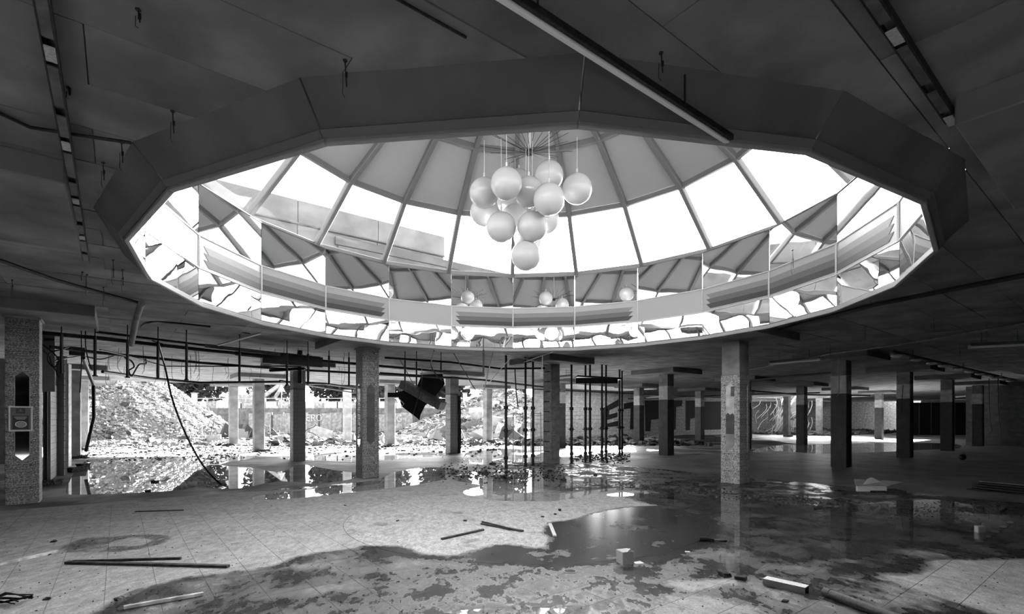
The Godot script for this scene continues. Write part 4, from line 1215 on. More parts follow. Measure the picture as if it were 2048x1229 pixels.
	part("base", beam1(at(1026, 928, 18.0) * Vector3(1, 0, 1) - rc + Vector3(0, 0.06, 0), at(1082, 928, 18.2) * Vector3(1, 0, 1) - rc + Vector3(0, 0.06, 0), 0.5, 0.03), M.steel, o)

# ---------------------------------------------------------------- debris on the floor
func plank(called: String, label: String, cat: String, a: Array, b: Array, w: float, h: float, m: Material, lift := 0.0) -> void:
	var p := on(a[0], a[1]); var q := on(b[0], b[1])
	var o := part(called, beam1(Vector3.ZERO, q - p + Vector3(0, lift, 0), w, h, 0.003), m, self)
	o.position = p + Vector3(0, h / 2 + 0.003, 0)
	tag(o, label, cat)
func build_debris() -> void:
	plank("wooden_lath", "pale wooden lath at the edge of the dusty floor", "lath", [-30, 1139], [117, 1106], 0.045, 0.03, M.wood_pale)
	plank("wooden_lath", "pale splintered lath lying on the wet mottled tiles", "lath", [247, 1220], [407, 1192], 0.035, 0.03, M.wood_pale)
	plank("wooden_plank", "long dark plank crossing a thin strip on the dusty floor", "plank", [133, 1128], [457, 1136], 0.06, 0.025, M.wood_dark)
	plank("wooden_lath", "thin dark strip lying on the long dark plank", "lath", [145, 1127], [362, 1126], 0.03, 0.03, M.wood_dark, 0.03)
	plank("metal_rod", "thin dark rod lying on the dusty floor near the stone column", "rod", [270, 1025], [367, 1022], 0.02, 0.015, M.cable)
	plank("wooden_lath", "short dark lath lying on the dry half of the terrazzo disc", "lath", [883, 1081], [967, 1062], 0.04, 0.025, M.wood_dark)
	plank("wooden_lath", "split dark lath pointing to the wet half of the disc", "lath", [963, 1050], [1046, 1065], 0.05, 0.025, M.wood_dark)
	plank("wooden_splinter", "thin splinter lying on the split dark lath", "splinter", [964, 1048], [1020, 1062], 0.02, 0.04, M.wood_dark)
	plank("wooden_lath", "short pale curved lath at the wet edge of the disc", "lath", [1100, 1050], [1110, 1075], 0.05, 0.02, M.wood_pale)
	plank("metal_strip", "thin pale strip on the far edge of the terrazzo disc", "strip", [1268, 1014], [1314, 1012], 0.04, 0.01, M.steel_light)
	plank("metal_strip", "straight pale strip lying before the gravel by the props", "strip", [1212, 955], [1256, 958], 0.03, 0.02, M.steel_light)
	plank("metal_rod", "long thin rod lying across the wet floor before the column", "rod", [1250, 976], [1700, 1003], 0.015, 0.012, M.dark_metal)
	# channel profile
	var o := thing("metal_profile", "short open metal profile with white dust lying on the wet tiles", "profile", on(1530, 1168))
	var q := on(1614, 1187) - on(1530, 1168)
	var dd := q.normalized()
	var sd := dd.cross(Vector3.UP).normalized()
	part("web", beam1(Vector3(0, 0.06, 0), q + Vector3(0, 0.06, 0), 0.11, 0.006), M.board_white, o)
	for s in [-1.0, 1.0]:
		part("flange", beam1(sd * 0.055 * s + Vector3(0, 0.032, 0), q + sd * 0.055 * s + Vector3(0, 0.032, 0), 0.006, 0.06), M.steel, o)
	# pipe
	var p0 := on(1652, 1196) + Vector3(0, 0.046, 0); var p1 := on(1800, 1252) + Vector3(0, 0.046, 0)
	o = thing("grey_pipe", "thick grey pipe lying on the tiles in the foreground", "pipe", p0)
	part("pipe", tube1([Vector3.ZERO, p1 - p0], 0.043, 20), M.prop_steel, o)
	part("socket", tube1([-(p1 - p0).normalized() * 0.012, (p1 - p0).normalized() * 0.05], 0.046, 20), M.dark_metal, o)
	# twigs at the edge of the dusty floor
	o = thing("twig_bundle", "small tangle of dark twigs on the dusty floor", "twigs", on(4, 1208))
	for k in 9:
		var an := rng.randf_range(-0.9, 0.9)
		part("twig", tube1([Vector3(-0.15, 0.01, 0), Vector3(0.02, 0.015 + 0.01 * k, rng.randf_range(-0.05, 0.05)), Vector3(0.1 + 0.14 * cos(an), 0.02 + rng.randf_range(0, 0.06), 0.12 * sin(an))], 0.006, 5), M.cable, o)
	# stone block
	o = thing("concrete_cube", "small concrete cube with a chipped white corner at the disc edge", "block", on(1253, 1131))
	part("body", box1(T3(Vector3(0, 0.075, -0.07), 0.32), Vector3(0.15, 0.15, 0.15), 0.006), M.cardboard, o)
	var mb := MB.new()
	mb.slab(T3(Vector3(0.03, 0.15, 0.0), 0.12), PackedVector2Array([Vector2(-0.03, 0), Vector2(0.045, 0), Vector2(0.01, 0.035)]), -0.02, 0.01)
	part("chip", mb, M.board_white, o)
	var fl := part("paper_scrap", box1(T3(Vector3.ZERO, 0.3), Vector3(0.1, 0.004, 0.09)), M.board_white, self)
	fl.position = on(1277, 1127) + Vector3(0, 0.004, 0)
	tag(fl, "pale square scrap lying beside the concrete cube", "scrap")
	fl = part("paper_scrap", box1(T3(Vector3.ZERO, -0.2), Vector3(0.06, 0.004, 0.05)), M.board_white, self)
	fl.position = on(1375, 1105) + Vector3(0, 0.004, 0)
	tag(fl, "tiny white scrap on the rim of the terrazzo disc", "scrap")
	# bottle
	o = thing("bottle", "dark crushed bottle lying on the rim of the terrazzo disc", "bottle", on(1398, 1083) + Vector3(0, 0.03, 0))
	mb = MB.new()
	mb.lathe(Transform3D(Basis(Vector3.BACK, -PI / 2 - 0.05) , Vector3.ZERO), [Vector2(0, 0), Vector2(0.032, 0.0), Vector2(0.034, 0.03), Vector2(0.033, 0.12), Vector2(0.014, 0.17), Vector2(0.013, 0.22), Vector2(0, 0.22)], 16)
	part("body", mb, M.black, o)
	mb = MB.new()
	mb.lump(T3(Vector3(0.27, -0.015, 0.02)), Vector3(0.13, 0.03, 0.05), rng, 0.4)
	part("crushed_neck", mb, M.dark_metal, o)
	# white tent-shaped broken board
	o = thing("broken_panel", "white broken board folded like a tent lying on the wet floor", "panel", on(1765, 985))
	part("edge_box", box1(T3(Vector3(-0.25, 0.07, 0.0), -0.12), Vector3(0.62, 0.12, 0.06), 0.01), M.board_white, o)
	mb = MB.new()
	mb.slab(Transform3D(Basis(Vector3.UP, -0.12) * Basis(Vector3.RIGHT, -1.25), Vector3(-0.22, 0.13, -0.02)), PackedVector2Array([Vector2(-0.33, 0), Vector2(0.33, 0), Vector2(0.75, 0.22), Vector2(0.45, 0.3), Vector2(-0.2, 0.35)]), -0.01, 0.01)
	part("sheet", mb, M.concrete_light, o)
	mb = MB.new()
	mb.slab(Transform3D(Basis(Vector3.UP, 0.15) * Basis(Vector3.RIGHT, -0.35), Vector3(-0.15, 0.13, -0.12)), PackedVector2Array([Vector2(-0.25, 0), Vector2(0.42, -0.02), Vector2(0.1, 0.17), Vector2(0.03, 0.185), Vector2(-0.06, 0.16)]), -0.01, 0.01)
	part("folded_peak", mb, M.board_white, o)
	part("skirt", box1(T3(Vector3(0.1, 0.02, -0.12), -0.1), Vector3(0.75, 0.04, 0.4), 0.01), M.rubble_dark, o)
	# small block in the water
	o = thing("stone_block", "small pale block standing in the water film by the sunlit gravel", "block", on(1964, 1067))
	part("body", box1(T3(Vector3(0, 0.05, -0.03), 0.1), Vector3(0.125, 0.10, 0.07), 0.008), M.cardboard, o)
	# stack of sheets
	o = null
	for k in 5:
		var y := 0.015 + k * 0.03
		var c: Vector3 = on(2080, 985) + U * (0.25 * k) + Vector3(0.05 * (k % 2), y, 0)
		var sh := part("board_sheet", box1(Transform3D(Basis(Vector3.UP, 0.35 + 0.02 * k), Vector3.ZERO), Vector3(2.2, 0.022, 1.6), 0.003), M.dark_metal if k < 4 else M.siding, self)
		sh.position = c
		tag(sh, "large thin board in the stack on the dark floor by the wall" if k < 4 else "pale top board of the stack lying on the dark floor", "board", "stacked boards" if k < 4 else "")
	# ball
	o = thing("ball", "dark ball with a highlight lying on the floor before the painted columns", "ball", on(1925, 921) + Vector3(0, 0.12, 0))
	mb = MB.new()
	mb.ball(Vector3.ZERO, 0.12, 14, 22)
	var bm := mat("rubber", 0.16, 0.25)
	part("skin", mb, bm, o)
	mb = MB.new()
	mb.lathe(Transform3D(Basis(Vector3.RIGHT, 0.5), Vector3.ZERO), [Vector2(0.1185, -0.012), Vector2(0.122, 0.0), Vector2(0.1185, 0.012)], 22)
	part("seam", mb, M.black, o)
	# clods with outline of their own
	for c in [[1190, 952, 0.12], [968, 946, 0.2], [1128, 962, 0.16], [1100, 944, 0.14], [985, 930, 0.2], [930, 940, 0.12], [1005, 955, 0.13], [1335, 968, 0.12], [1310, 975, 0.1], [1390, 971, 0.14], [1425, 966, 0.1], [1500, 988, 0.12], [1660, 1010, 0.22], [1700, 1016, 0.2], [1770, 1018, 0.2], [1600, 1000, 0.14], [152, 944, 0.4], [105, 970, 0.3], [165, 935, 0.3], [310, 965, 0.15], [295, 985, 0.12], [1820, 1017, 0.1], [1960, 1022, 0.12], [95, 1200, 0.05], [108, 1085, 0.06], [690, 1012, 0.04], [795, 1043, 0.04], [930, 1043, 0.05], [1085, 1035, 0.05], [1110, 1030, 0.06], [1120, 1022, 0.08], [100, 1110, 0.05], [1445, 1150, 0.12], [1480, 1160, 0.1], [1570, 1205, 0.05], [240, 1200, 0.06]]:
		mb = MB.new()
		mb.lump(T3(Vector3(0, c[2] * 0.16, 0), rng.randf() * TAU), Vector3(c[2], c[2] * 0.4, c[2] * 0.7), rng, 0.35)
		var cl := part("mortar_clod", mb, [M.rubble_dark, M.rubble_dark, M.rubble][rng.randi() % 3], self)
		cl.position = on(c[0], c[1])
		var place: String = "on the tiles around the terrazzo disc"
		if c[1] < 990 and c[0] < 480: place = "at the edge of the big puddle"
		elif c[1] < 970 and c[0] < 1200: place = "before the steel props and rough column"
		elif c[1] < 1030 and c[0] > 1200: place = "in the line of grit by the speckled column"
		tag(cl, "small clod of broken mortar lying " + place, "clod", "mortar clods " + place)
	# fine gravel
	var gm := MB.new()
	gm.lump(T3(Vector3.ZERO), Vector3(1, 0.6, 0.9), rng, 0.4)
	var spots := []
	for k in 900:
		var t := rng.randf()
		var c := Vector2(lerpf(1200, 1730, t), lerpf(966, 1014, t)) + Vector2(rng.randfn(0, 26), rng.randfn(0, 5.0))
		spots.append([c, rng.randf_range(0.008, 0.03)])
	for k in 700:
		spots.append([Vector2(rng.randfn(1880, 80), rng.randfn(1022, 9)), rng.randf_range(0.006, 0.022)])
	for k in 700:
		spots.append([Vector2(rng.randf_range(880, 1130), rng.randfn(946, 9)), rng.randf_range(0.01, 0.05)])
	for k in 900:
		spots.append([Vector2(rng.randf_range(90, 470), rng.randfn(908, 7)), rng.randf_range(0.015, 0.06)])
	for k in 900:
		spots.append([Vector2(rng.randf_range(0, 2048), rng.randf_range(990, 1229)), rng.randf_range(0.004, 0.012)])
	for k in 2600:
		spots.append([Vector2(rng.randf_range(120, 1000), 884 + absf(rng.randfn(0, 11))), rng.randf_range(0.02, 0.12)])
	for k in 500:
		spots.append([Vector2(rng.randf_range(1140, 1260), rng.randfn(914, 7)), rng.randf_range(0.02, 0.07)])
	for pass_ in 2:
		var mm := MultiMesh.new()
		mm.transform_format = MultiMesh.TRANSFORM_3D
		mm.mesh = gm.mesh()
		var half := []
		for k in spots.size():
			if (k % 3 == 0) == (pass_ == 0):
				half.append(spots[k])
		mm.instance_count = half.size()
		for k in half.size():
			var f := on(half[k][0].x, maxf(half[k][0].y, 872.0))
			mm.set_instance_transform(k, Transform3D(Basis(Vector3.UP, rng.randf() * TAU).scaled(Vector3.ONE * half[k][1]), f + Vector3(0, half[k][1] * 0.25, 0)))
		var g := MultiMeshInstance3D.new()
		g.name = numbered("gravel")
		g.multimesh = mm
		g.material_override = M.rubble_light if pass_ == 0 else M.rubble_dark
		add_child(g)
		tag(g, "pale plaster crumbs scattered over the hall floor" if pass_ == 0 else "dark grit scattered over the hall floor", "gravel", "", "stuff")

# ---------------------------------------------------------------- outside: rubble, retaining wall, street, trees, neighbours
func heap_h(x: float, z: float, n: FastNoiseLite) -> float:
	# left heap, middle rubble, right hillside
	var h := 0.0
	var d1 := Vector2((x + 37.0) / 13.5, (z + 41.0) / 13.0).length()
	h = maxf(h, 10.5 * (1.0 - d1))
	var d2 := Vector2((x + 1.0) / 12.0, (z + 62.0) / 24.0).length()
	h = maxf(h, 5.5 * (1.0 - d2))
	h = maxf(h, 0.0)
	return h + 0.35 * (n.get_noise_2d(x, z) + 0.3) * clampf(h * 0.8 + 0.4, 0, 1)
func rubble_field(label: String, area: Callable, count: int, lo: float, hi: float, m: Material, n: FastNoiseLite, sd: int) -> void:
	var r := RandomNumberGenerator.new()
	r.seed = sd
	var variants := []
	var b := MB.new()
	b.lump(T3(Vector3.ZERO), Vector3(1, 0.7, 0.9), r, 0.35)
	var mm := MultiMesh.new()
	mm.transform_format = MultiMesh.TRANSFORM_3D
	mm.mesh = b.mesh()
	mm.instance_count = count
	for k in count:
		var p: Vector3 = area.call(r)
		p.y += heap_h(p.x, p.z, n)
		var s := lo * pow(hi / lo, pow(r.randf(), 2.2))
		mm.set_instance_transform(k, Transform3D((Basis(Vector3.UP, r.randf() * TAU) * Basis(Vector3.RIGHT, r.randf_range(-0.9, 0.9))).scaled(Vector3(s * r.randf_range(0.7, 1.4), s, s)), p + Vector3(0, s * 0.1, 0)))
	var g := MultiMeshInstance3D.new()
	g.name = numbered("rubble")
	g.multimesh = mm
	g.material_override = m
	add_child(g)
	tag(g, label, "rubble", "", "stuff")
func tree(label: String, p: Vector3, h: float, r: float, m: Material, sd: int) -> void:
	var rr := RandomNumberGenerator.new()
	rr.seed = sd
	var o := thing("tree", label, "tree", p, "trees along the street")
	var b := MB.new()
	b.tube([Vector3.ZERO, Vector3(0.1, h * 0.3, 0), Vector3(0.0, h * 0.7, 0.1)], 0.28, 8, 0.1)
	for k in 5:
		var a := TAU * k / 5.0
		b.tube([Vector3(0.05, h * (0.3 + 0.06 * k), 0), Vector3(cos(a) * r * 0.6, h * (0.5 + 0.06 * k), sin(a) * r * 0.6)], 0.09, 6, 0.03)
	part("trunk", b, M.bark, o)
	b = MB.new()
	for k in 2200:
		var c := Vector3(rr.randfn(0, 1), rr.randfn(0, 1), rr.randfn(0, 1)).normalized() * pow(rr.randf(), 0.4)
		var q := Vector3(c.x * r, h * 0.52 + c.y * h * 0.46, c.z * r)
		var s := rr.randf_range(0.25, 0.55)
		var e := Basis.from_euler(Vector3(rr.randf() * 3, rr.randf() * 6, rr.randf() * 3)) * Vector3(s, 0, 0)
		var f := Basis.from_euler(Vector3(rr.randf() * 3, rr.randf() * 6, rr.randf() * 3)) * Vector3(s * 0.8, 0, 0)
		b.flat(q - e, q + e, q + f, Vector3.UP + c)
		b.flat(q - e, q - f, q + e, Vector3.UP + c)
	part("crown", b, m, o)
func build_outside() -> void:
	var n := FastNoiseLite.new()
	n.seed = 5; n.frequency = 0.35; n.fractal_octaves = 3
	# demolition ground and heaps as one bumpy surface
	var b := MB.new()
	var nx := 90; var nz := 60
	var P := []
	for j in nz + 1:
		for i in nx + 1:
			var x := -62.0 + 80.0 * i / nx
			var z := -27.0 - 55.0 * j / nz
			var edge := clampf((-z - 29.0) / 4.0, 0.0, 1.0)
			P.append(Vector3(x, -0.06 + heap_h(x, z, n) * edge + 0.06 * edge, z))
	for j in nz:
		for i in nx:
			var q := [j * (nx + 1) + i, j * (nx + 1) + i + 1, (j + 1) * (nx + 1) + i + 1, (j + 1) * (nx + 1) + i]
			b.flat(P[q[0]], P[q[1]], P[q[2]], Vector3.UP)
			b.flat(P[q[0]], P[q[2]], P[q[3]], Vector3.UP)
	tag(part("ground_demolition", b, M.rubble, self), "pale dusty ground and heaps of crushed masonry outside the hall", "ground", "", "structure")
	b = MB.new()
	b.box(T3(Vector3(20, -0.6, -40)), Vector3(400, 0.5, 320))
	tag(part("ground", b, M.earth, self), "open ground around the building", "ground", "", "structure")
	# rubble too small to count
	rubble_field("crushed masonry covering the tall heap behind the torn bay", func(r): return Vector3(r.randf_range(-50, -23), 0, r.randf_range(-46, -29)), 42000, 0.05, 0.22, M.rubble_light, n, 1)
	rubble_field("broken bricks and mortar covering the slope beyond the slab edge", func(r): return Vector3(r.randf_range(-26, 12), 0, r.randf_range(-62, -30)), 20000, 0.05, 0.32, M.rubble_light, n, 2)
	rubble_field("darker broken stones strewn over the demolition ground", func(r): return Vector3(r.randf_range(-45, 12), 0, r.randf_range(-60, -30)), 3500, 0.06, 0.5, M.rubble_dark, n, 3)
	rubble_field("rubble at the bottom of the rebar pit", func(r): return grid(r.randf_range(6.7, 10.0), r.randf_range(1.7, 3.4)), 2500, 0.06, 0.5, M.rubble, n, 4)
	# single slabs of broken concrete
	var chunks := [[600, 870, 38.0, 0.9, 1.6], [735, 862, 40.0, 1.5, 1.0], [640, 868, 40.0, 1.3, 1.1], [870, 880, 36.0, 1.0, 0.6], [905, 884, 35.0, 1.6, 0.5], [955, 820, 45.0, 1.8, 1.0], [985, 840, 42.0, 1.2, 0.9], [942, 852, 42.0, 1.2, 0.7], [1000, 860, 40.0, 1.0, 0.7], [965, 872, 38.0, 1.3, 0.6], [1020, 845, 42.0, 1.1, 0.8], [450, 850, 42.0, 1.4, 0.8], [480, 862, 38.0, 1.2, 0.9], [510, 842, 44.0, 1.5, 0.8], [430, 872, 36.0, 0.9, 0.6], [555, 880, 36.0, 0.8, 0.5], [700, 880, 36.0, 0.9, 0.5], [760, 884, 35.0, 0.8, 0.4], [350, 830, 38.0, 0.9, 0.6], [300, 860, 34.0, 0.8, 0.5], [260, 800, 38.0, 0.9, 0.6], [230, 850, 35.0, 0.8, 0.5], [380, 868, 35.0, 0.9, 0.6], [330, 880, 33.0, 0.8, 0.5], [200, 820, 37.0, 0.9, 0.6], [1035, 880, 36.0, 0.9, 0.6], [925, 870, 38.0, 0.9, 0.6], [845, 870, 40.0, 0.9, 0.5], [895, 862, 42.0, 1.0, 0.6], [980, 815, 50.0, 1.6, 1.1]]
	for k in chunks.size():
		var c: Array = chunks[k]
		var p := at(c[0], c[1], c[2])
		p.y = heap_h(p.x, p.z, n)
		b = MB.new()
		if c[0] < 400:
			c[3] *= 0.45
			c[4] *= 0.5
		b.lump(Transform3D(Basis.from_euler(Vector3(rng.randf_range(-0.5, 0.5), rng.randf() * 3, rng.randf_range(-0.5, 0.5))), Vector3(0, c[4] * 0.25, 0)), Vector3(c[3], c[4], c[3] * 0.6), rng, 0.65)
		var o := part("concrete_chunk", b, [M.rubble_light, M.rubble, M.concrete][k % 3], self)
		o.position = p
		var place := "on the tall heap" if c[0] < 400 else "before the grey site wall" if c[0] < 800 else "on the slope beside the block wall"
		tag(o, "broken slab of concrete lying in the rubble " + place, "rubble", "broken concrete slabs " + place)
	# twisted iron bars in the rubble
	for k in 16:
		var c: Array = [[470, 858], [540, 850], [690, 872], [640, 845], [520, 872], [420, 870], [600, 850], [560, 835], [980, 870], [1010, 850], [930, 885], [770, 870], [850, 860], [710, 850], [1030, 830], [495, 835]][k]
		var p := at(c[0], c[1], 36.0 + (k % 5))
		p.y = heap_h(p.x, p.z, n) + 0.1
		var d := Vector3(rng.randf_range(-1.6, 1.6), rng.randf_range(0.3, 1.4), rng.randf_range(-0.5, 0.5))
		tag(part("iron_bar", tube1(curve([p, p + d * 0.4 + Vector3(0, 0.2, 0), p + d * 0.8, p + d]), 0.03, 6), M.dark_metal, self), "twisted iron bar sticking out of the rubble outside", "bar", "iron bars in the rubble")
	for c in [["crumpled dark sheet of roofing standing in the rubble", 455, 850, 40.0, 1.6], ["curled sheet of metal lying in the rubble before the site wall", 497, 860, 38.0, 1.4], ["bent dark sheet lying before the block wall", 1020, 876, 37.0, 1.8]]:
		var p := at(c[1], c[2], c[3])
		p.y = heap_h(p.x, p.z, n) - 0.1
		b = MB.new()
		var w: float = c[4]
		for i in 5:
			var a0 := Vector3(-w / 2 + w * i / 5.0, 0, 0.15 * sin(i * 2.0)); var a1 := Vector3(-w / 2 + w * (i + 1) / 5.0, 0, 0.15 * sin((i + 1) * 2.0))
			var h0 := 1.0 + 0.35 * sin(i * 1.7); var h1 := 1.0 + 0.35 * sin((i + 1) * 1.7)
			b.quad(a0, a1, a1 + Vector3(0.3, h1, -0.2), a0 + Vector3(0.3, h0, -0.2), Vector3.BACK)
			b.quad(a0 - Vector3(0, 0, 0.02), a1 - Vector3(0, 0, 0.02), a1 + Vector3(0.3, h1, -0.22), a0 + Vector3(0.3, h0, -0.22), Vector3.FORWARD)
		var o := part("metal_sheet", b, M.dark_metal, self)
		o.position = p
		tag(o, c[0], "sheet")
	# retaining wall and street above it
	var ST := 2.9
	b = MB.new()
	b.box(T3(Vector3(-30, ST / 2 - 0.3, -70)), Vector3(80, ST + 0.6, 16))
	tag(part("street_terrace", b, M.asphalt, self), "raised street held by a long grey retaining wall", "street", "", "structure")
	var o := thing("site_wall", "sheet pile wall of grey panels at the foot of the street", "wall", Vector3(0, 0, -58))
	for k in 14:
		var x := -29.5 + k * 1.35
		part("panel", box1(T3(Vector3(x, 1.1, 0.1 * (k % 2))), Vector3(1.3, 2.2 + 0.25 * sin(k * 2.1), 0.12), 0.01), M.concrete if k % 3 else M.concrete_light, o)
		part("pile", box1(T3(Vector3(x + 0.67, 1.15, 0.12)), Vector3(0.12, 2.3, 0.2), 0.01), M.paint_dark if k % 2 else M.concrete_light, o)
	var gm := SystemFont.new()
	gm.font_names = PackedStringArray(["Droid Sans"])
	for q in [["ERO", -22.6, 1.7], ["AG", -13.2, 1.6]]:
		var t := TextMesh.new()
		t.text = q[0]
		t.font = gm
		t.font_size = 64
		t.pixel_size = 0.016
		t.depth = 0.02
		var l := put("graffiti_tag", t, M.white_paint, o, T3(Vector3(q[1], q[2], 0.26)))
	o = thing("hoarding", "white site hoarding of upright boards along the raised street", "fence", Vector3(0, ST, -63))
	for k in 26:
		part("board", box1(T3(Vector3(-42 + k * 1.5, 0.35, 0)), Vector3(1.35, 0.85, 0.06), 0.01), M.white_paint if k % 3 else M.concrete_light, o)
	o = thing("street_railing", "pale metal railing with square posts above the hoarding", "railing", Vector3(0, ST, -63.4))
	part("top_rail", beam1(Vector3(-43, 1.25, 0), Vector3(4, 1.25, 0), 0.06, 0.06), M.steel_light, o)
	part("mid_rail", beam1(Vector3(-43, 0.85, 0), Vector3(4, 0.85, 0), 0.04, 0.04), M.steel_light, o)
	for k in 20:
		part("post", box1(T3(Vector3(-43 + k * 2.4, 0.65, 0)), Vector3(0.08, 1.3, 0.08), 0.01), M.steel_light, o)
	for k in 4:
		var p := Vector3([-40.5, -36.0, -28.0, -6.0][k], ST, -64.5)
		o = thing("gate_pillar", "pale square masonry pillar rising over the street railing", "pillar", p, "masonry pillars behind the railing")
		part("shaft", box1(T3(Vector3(0, 0.95, 0)), Vector3(0.5, 1.9, 0.5), 0.02), M.white_paint, o)
		part("cap", box1(T3(Vector3(0, 1.95, 0)), Vector3(0.62, 0.12, 0.62), 0.03), M.concrete, o)
	# excavator on the street
	var ep := at(505, 815, 65.4)
	ep.y = ST
	o = thing("excavator", "pale excavator with raised folded arm parked on the street", "excavator", ep)
	part("track", box1(T3(Vector3(0, 0.35, 0.9)), Vector3(3.2, 0.7, 0.5), 0.2), M.dark_metal, o)
	part("track", box1(T3(Vector3(0, 0.35, -0.9)), Vector3(3.2, 0.7, 0.5), 0.2), M.dark_metal, o)
	part("body", box1(T3(Vector3(-0.2, 1.3, 0)), Vector3(3.0, 1.0, 2.2), 0.12), M.concrete_light, o)
	part("cab", box1(T3(Vector3(0.6, 1.9, 0.6)), Vector3(1.1, 1.3, 0.9), 0.08), M.glass, o)
	part("boom", beam1(Vector3(1.2, 1.4, 0), Vector3(4.3, 3.6, 0), 0.3, 0.5, 0.04), M.concrete_light, o)
	part("stick", beam1(Vector3(4.3, 3.7, 0), Vector3(2.9, 1.3, 0.1), 0.25, 0.4, 0.04), M.concrete, o)
	b = MB.new()
	b.slab(T3(Vector3(2.7, 0.6, 0)), PackedVector2Array([Vector2(-0.4, 0), Vector2(0.3, -0.1), Vector2(0.5, 0.5), Vector2(0.1, 0.9), Vector2(-0.3, 0.7)]), -0.5, 0.5)
	part("bucket", b, M.dark_metal, o)
	# parked car
	var cp := at(551, 818, 69.5)
	cp.y = ST
	o = thing("car", "small dark parked car on the street behind the tiled column", "car", cp)
	b = MB.new()
	b.slab(T3(Vector3(0, 0, 0)), PackedVector2Array([Vector2(-2.0, 0.35), Vector2(2.0, 0.35), Vector2(2.05, 0.75), Vector2(1.1, 0.9), Vector2(0.5, 1.4), Vector2(-0.9, 1.42), Vector2(-1.6, 0.95), Vector2(-2.05, 0.85)]), -0.8, 0.8)
	part("body", b, M.paint_mid, o)
	b = MB.new()
	b.slab(T3(Vector3.ZERO), PackedVector2Array([Vector2(-0.85, 0.92), Vector2(0.9, 0.92), Vector2(0.45, 1.34), Vector2(-0.8, 1.36)]), -0.82, 0.82)
	part("window", b, M.black, o)
	for x in [-1.3, 1.3]:
		for z in [-0.75, 0.75]:
			b = MB.new()
			b.lathe(Transform3D(Basis(Vector3.RIGHT, PI / 2), Vector3(x, 0.33, z)), [Vector2(0, -0.1), Vector2(0.33, -0.1), Vector2(0.33, 0.1), Vector2(0, 0.1)], 16)
			part("wheel", b, M.black, o)
	# road sign
	var sp := at(563, 815, 60.0)
	sp.y = ST
	o = thing("road_sign", "white triangular road sign on a post behind the tiled column", "sign", sp)
	part("post", tube1([Vector3.ZERO, Vector3(0, 2.3, 0)], 0.04, 8), M.steel_light, o)
	b = MB.new()
	b.slab(T3(Vector3(0, 1.9, 0.05)), PackedVector2Array([Vector2(-0.45, 0), Vector2(0.45, 0), Vector2(0, 0.8)]), 0, 0.03)
	part("plate", b, M.white_paint, o)
	var np := at(647, 822, 57.0)
	o = thing("notice_board", "small white notice board on the fence before the trees", "sign", Vector3(np.x, ST - 0.2, np.z))
	part("plate", box1(T3(Vector3(0, 0.9, 0)), Vector3(0.5, 0.5, 0.03), 0.01), M.white_paint, o)
	part("post", tube1([Vector3(0, 0, 0), Vector3(0, 0.7, 0)], 0.03, 6), M.steel, o)
	for k in 10:
		var x := -70.0 + k * 8.6
		tree(["bushy pale green tree along the street", "dense dark tree along the street"][k % 2], Vector3(x + rng.randf_range(-0.4, 0.4), ST if x < 8 else 0.0, -72.0 - (k % 3) * 3.0), rng.randf_range(7, 9.5), rng.randf_range(4.0, 4.25), M.leaf if k % 2 else M.leaf_light, 100 + k)
	# neighbouring concrete volume seen through the skylight
	o = thing("roof_building", "pale concrete upper storey with a streaked parapet beside the skylight", "building", Vector3.ZERO)
	var fr := Transform3D(Basis(U, Vector3.UP, U.cross(Vector3.UP)), C + V * 14.2)
	for k in 7:
		part("parapet_panel", box1(fr * T3(Vector3(-14.8 + k * 3.3, 9.75, 0)), Vector3(3.28, 0.9, 0.3), 0.01), M.facade, o)
	for k in 7:
		part("wall_panel", box1(fr * T3(Vector3(-14.8 + k * 3.3, 6.9, -0.1)), Vector3(3.28, 4.7, 0.3), 0.01), M.facade, o)
	part("drip_edge", box1(fr * T3(Vector3(-4.9, 9.28, 0.0)), Vector3(23.1, 0.05, 0.36), 0.01), M.facade_ribbed, o)
	part("body", box1(fr * T3(Vector3(-4.9, 6.9, -5.4)), Vector3(23.0, 5.4, 10)), M.facade, o)
	for k in 13:
		part("rib_course", box1(fr * T3(Vector3(6.3, 4.5 + k * 0.37, 0.06)), Vector3(9.6 - 0.1 * (k % 3), 0.34, 0.3), 0.02), M.facade_ribbed, o)
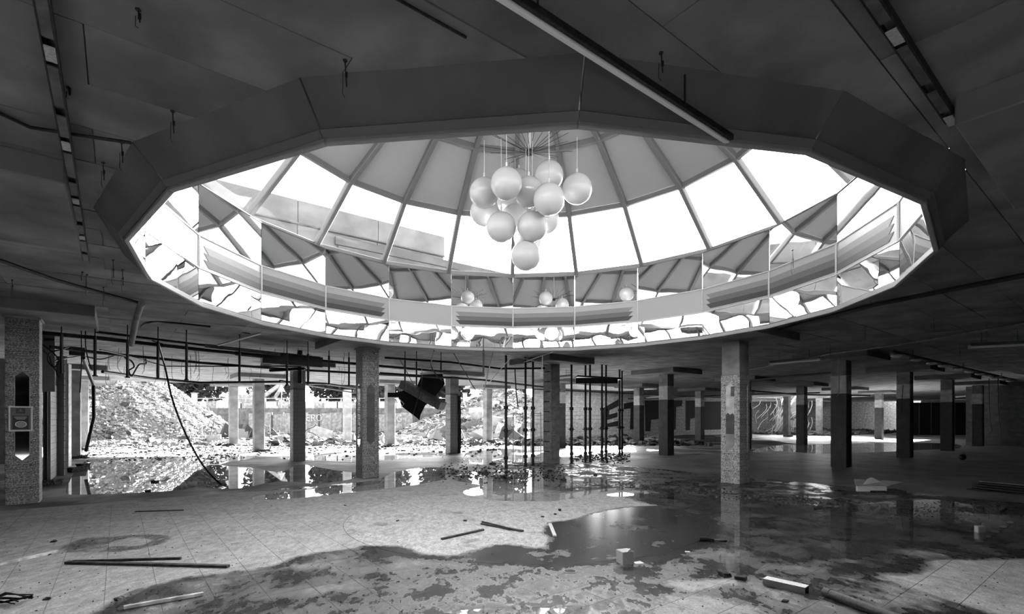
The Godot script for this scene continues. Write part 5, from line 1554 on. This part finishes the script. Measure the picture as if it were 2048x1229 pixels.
	# town house behind the photographer, mirrored in the well
	o = thing("town_house", "plain rendered house with rows of windows mirrored in the well", "building", Vector3(-14, 0, 34))
	part("wall", box1(T3(Vector3(0, 7.5, 0)), Vector3(44, 15, 8)), M.facade, o)
	for k in 10:
		for r in 3:
			var w := part("window", box1(T3(Vector3(-19.5 + k * 4.3, 6.0 + r * 3.3, -4.0)), Vector3(1.5, 1.9, 0.12), 0.02), M.white_paint, o)
			part("pane", box1(T3(Vector3(-19.5 + k * 4.3, 6.0 + r * 3.3, -4.06)), Vector3(1.25, 1.65, 0.06)), M.dark_metal, w)
	# right hand pit: torn rebar and a white lintel
	o = thing("torn_beam", "pale broken concrete beam leaning in the rebar tangle", "beam", at(1572, 840, 52.0))
	b = MB.new()
	b.lump(Transform3D(Basis(Vector3.BACK, -0.55), Vector3(0, 0.3, 0)), Vector3(0.5, 4.2, 0.5), rng, 0.7)
	part("shaft", b, M.rubble_light, o)
	var tb := at(1572, 840, 52.0)
	for k in 60:
		var p := at(rng.randf_range(1515, 1625), rng.randf_range(795, 850), rng.randf_range(50, 56)) - tb
		var d := Vector3(rng.randf_range(-1.3, 0.4), rng.randf_range(-2.2, -0.6), rng.randf_range(-0.4, 0.4))
		part("rebar", tube1(curve([p, p + d * 0.4 + Vector3(rng.randf_range(-0.4, 0.4), 0, 0), p + d]), 0.022, 5), M.steel_light, o)
	for k in 6:
		b = MB.new()
		b.lump(T3(Vector3(rng.randf_range(-0.8, 1.0), rng.randf_range(-0.5, 2.2), 0.2)), Vector3.ONE * rng.randf_range(0.35, 0.8), rng, 0.5)
		part("concrete_lump", b, M.rubble_light, o)
	o = thing("lintel", "white lintel beam over the rebar pit", "beam", at(1560, 800, 58.0))
	part("beam", box1(T3(Vector3(0, 0.3, 0)), Vector3(9.0, 1.0, 0.5), 0.03), M.white_paint, o)
	plain_wall("wall_pit", "grey wall behind the rebar pit", at(1490, 837, 66.0) * Vector3(1, 0, 1), at(1860, 837, 66.0) * Vector3(1, 0, 1), 4.5, M.paint_mid)
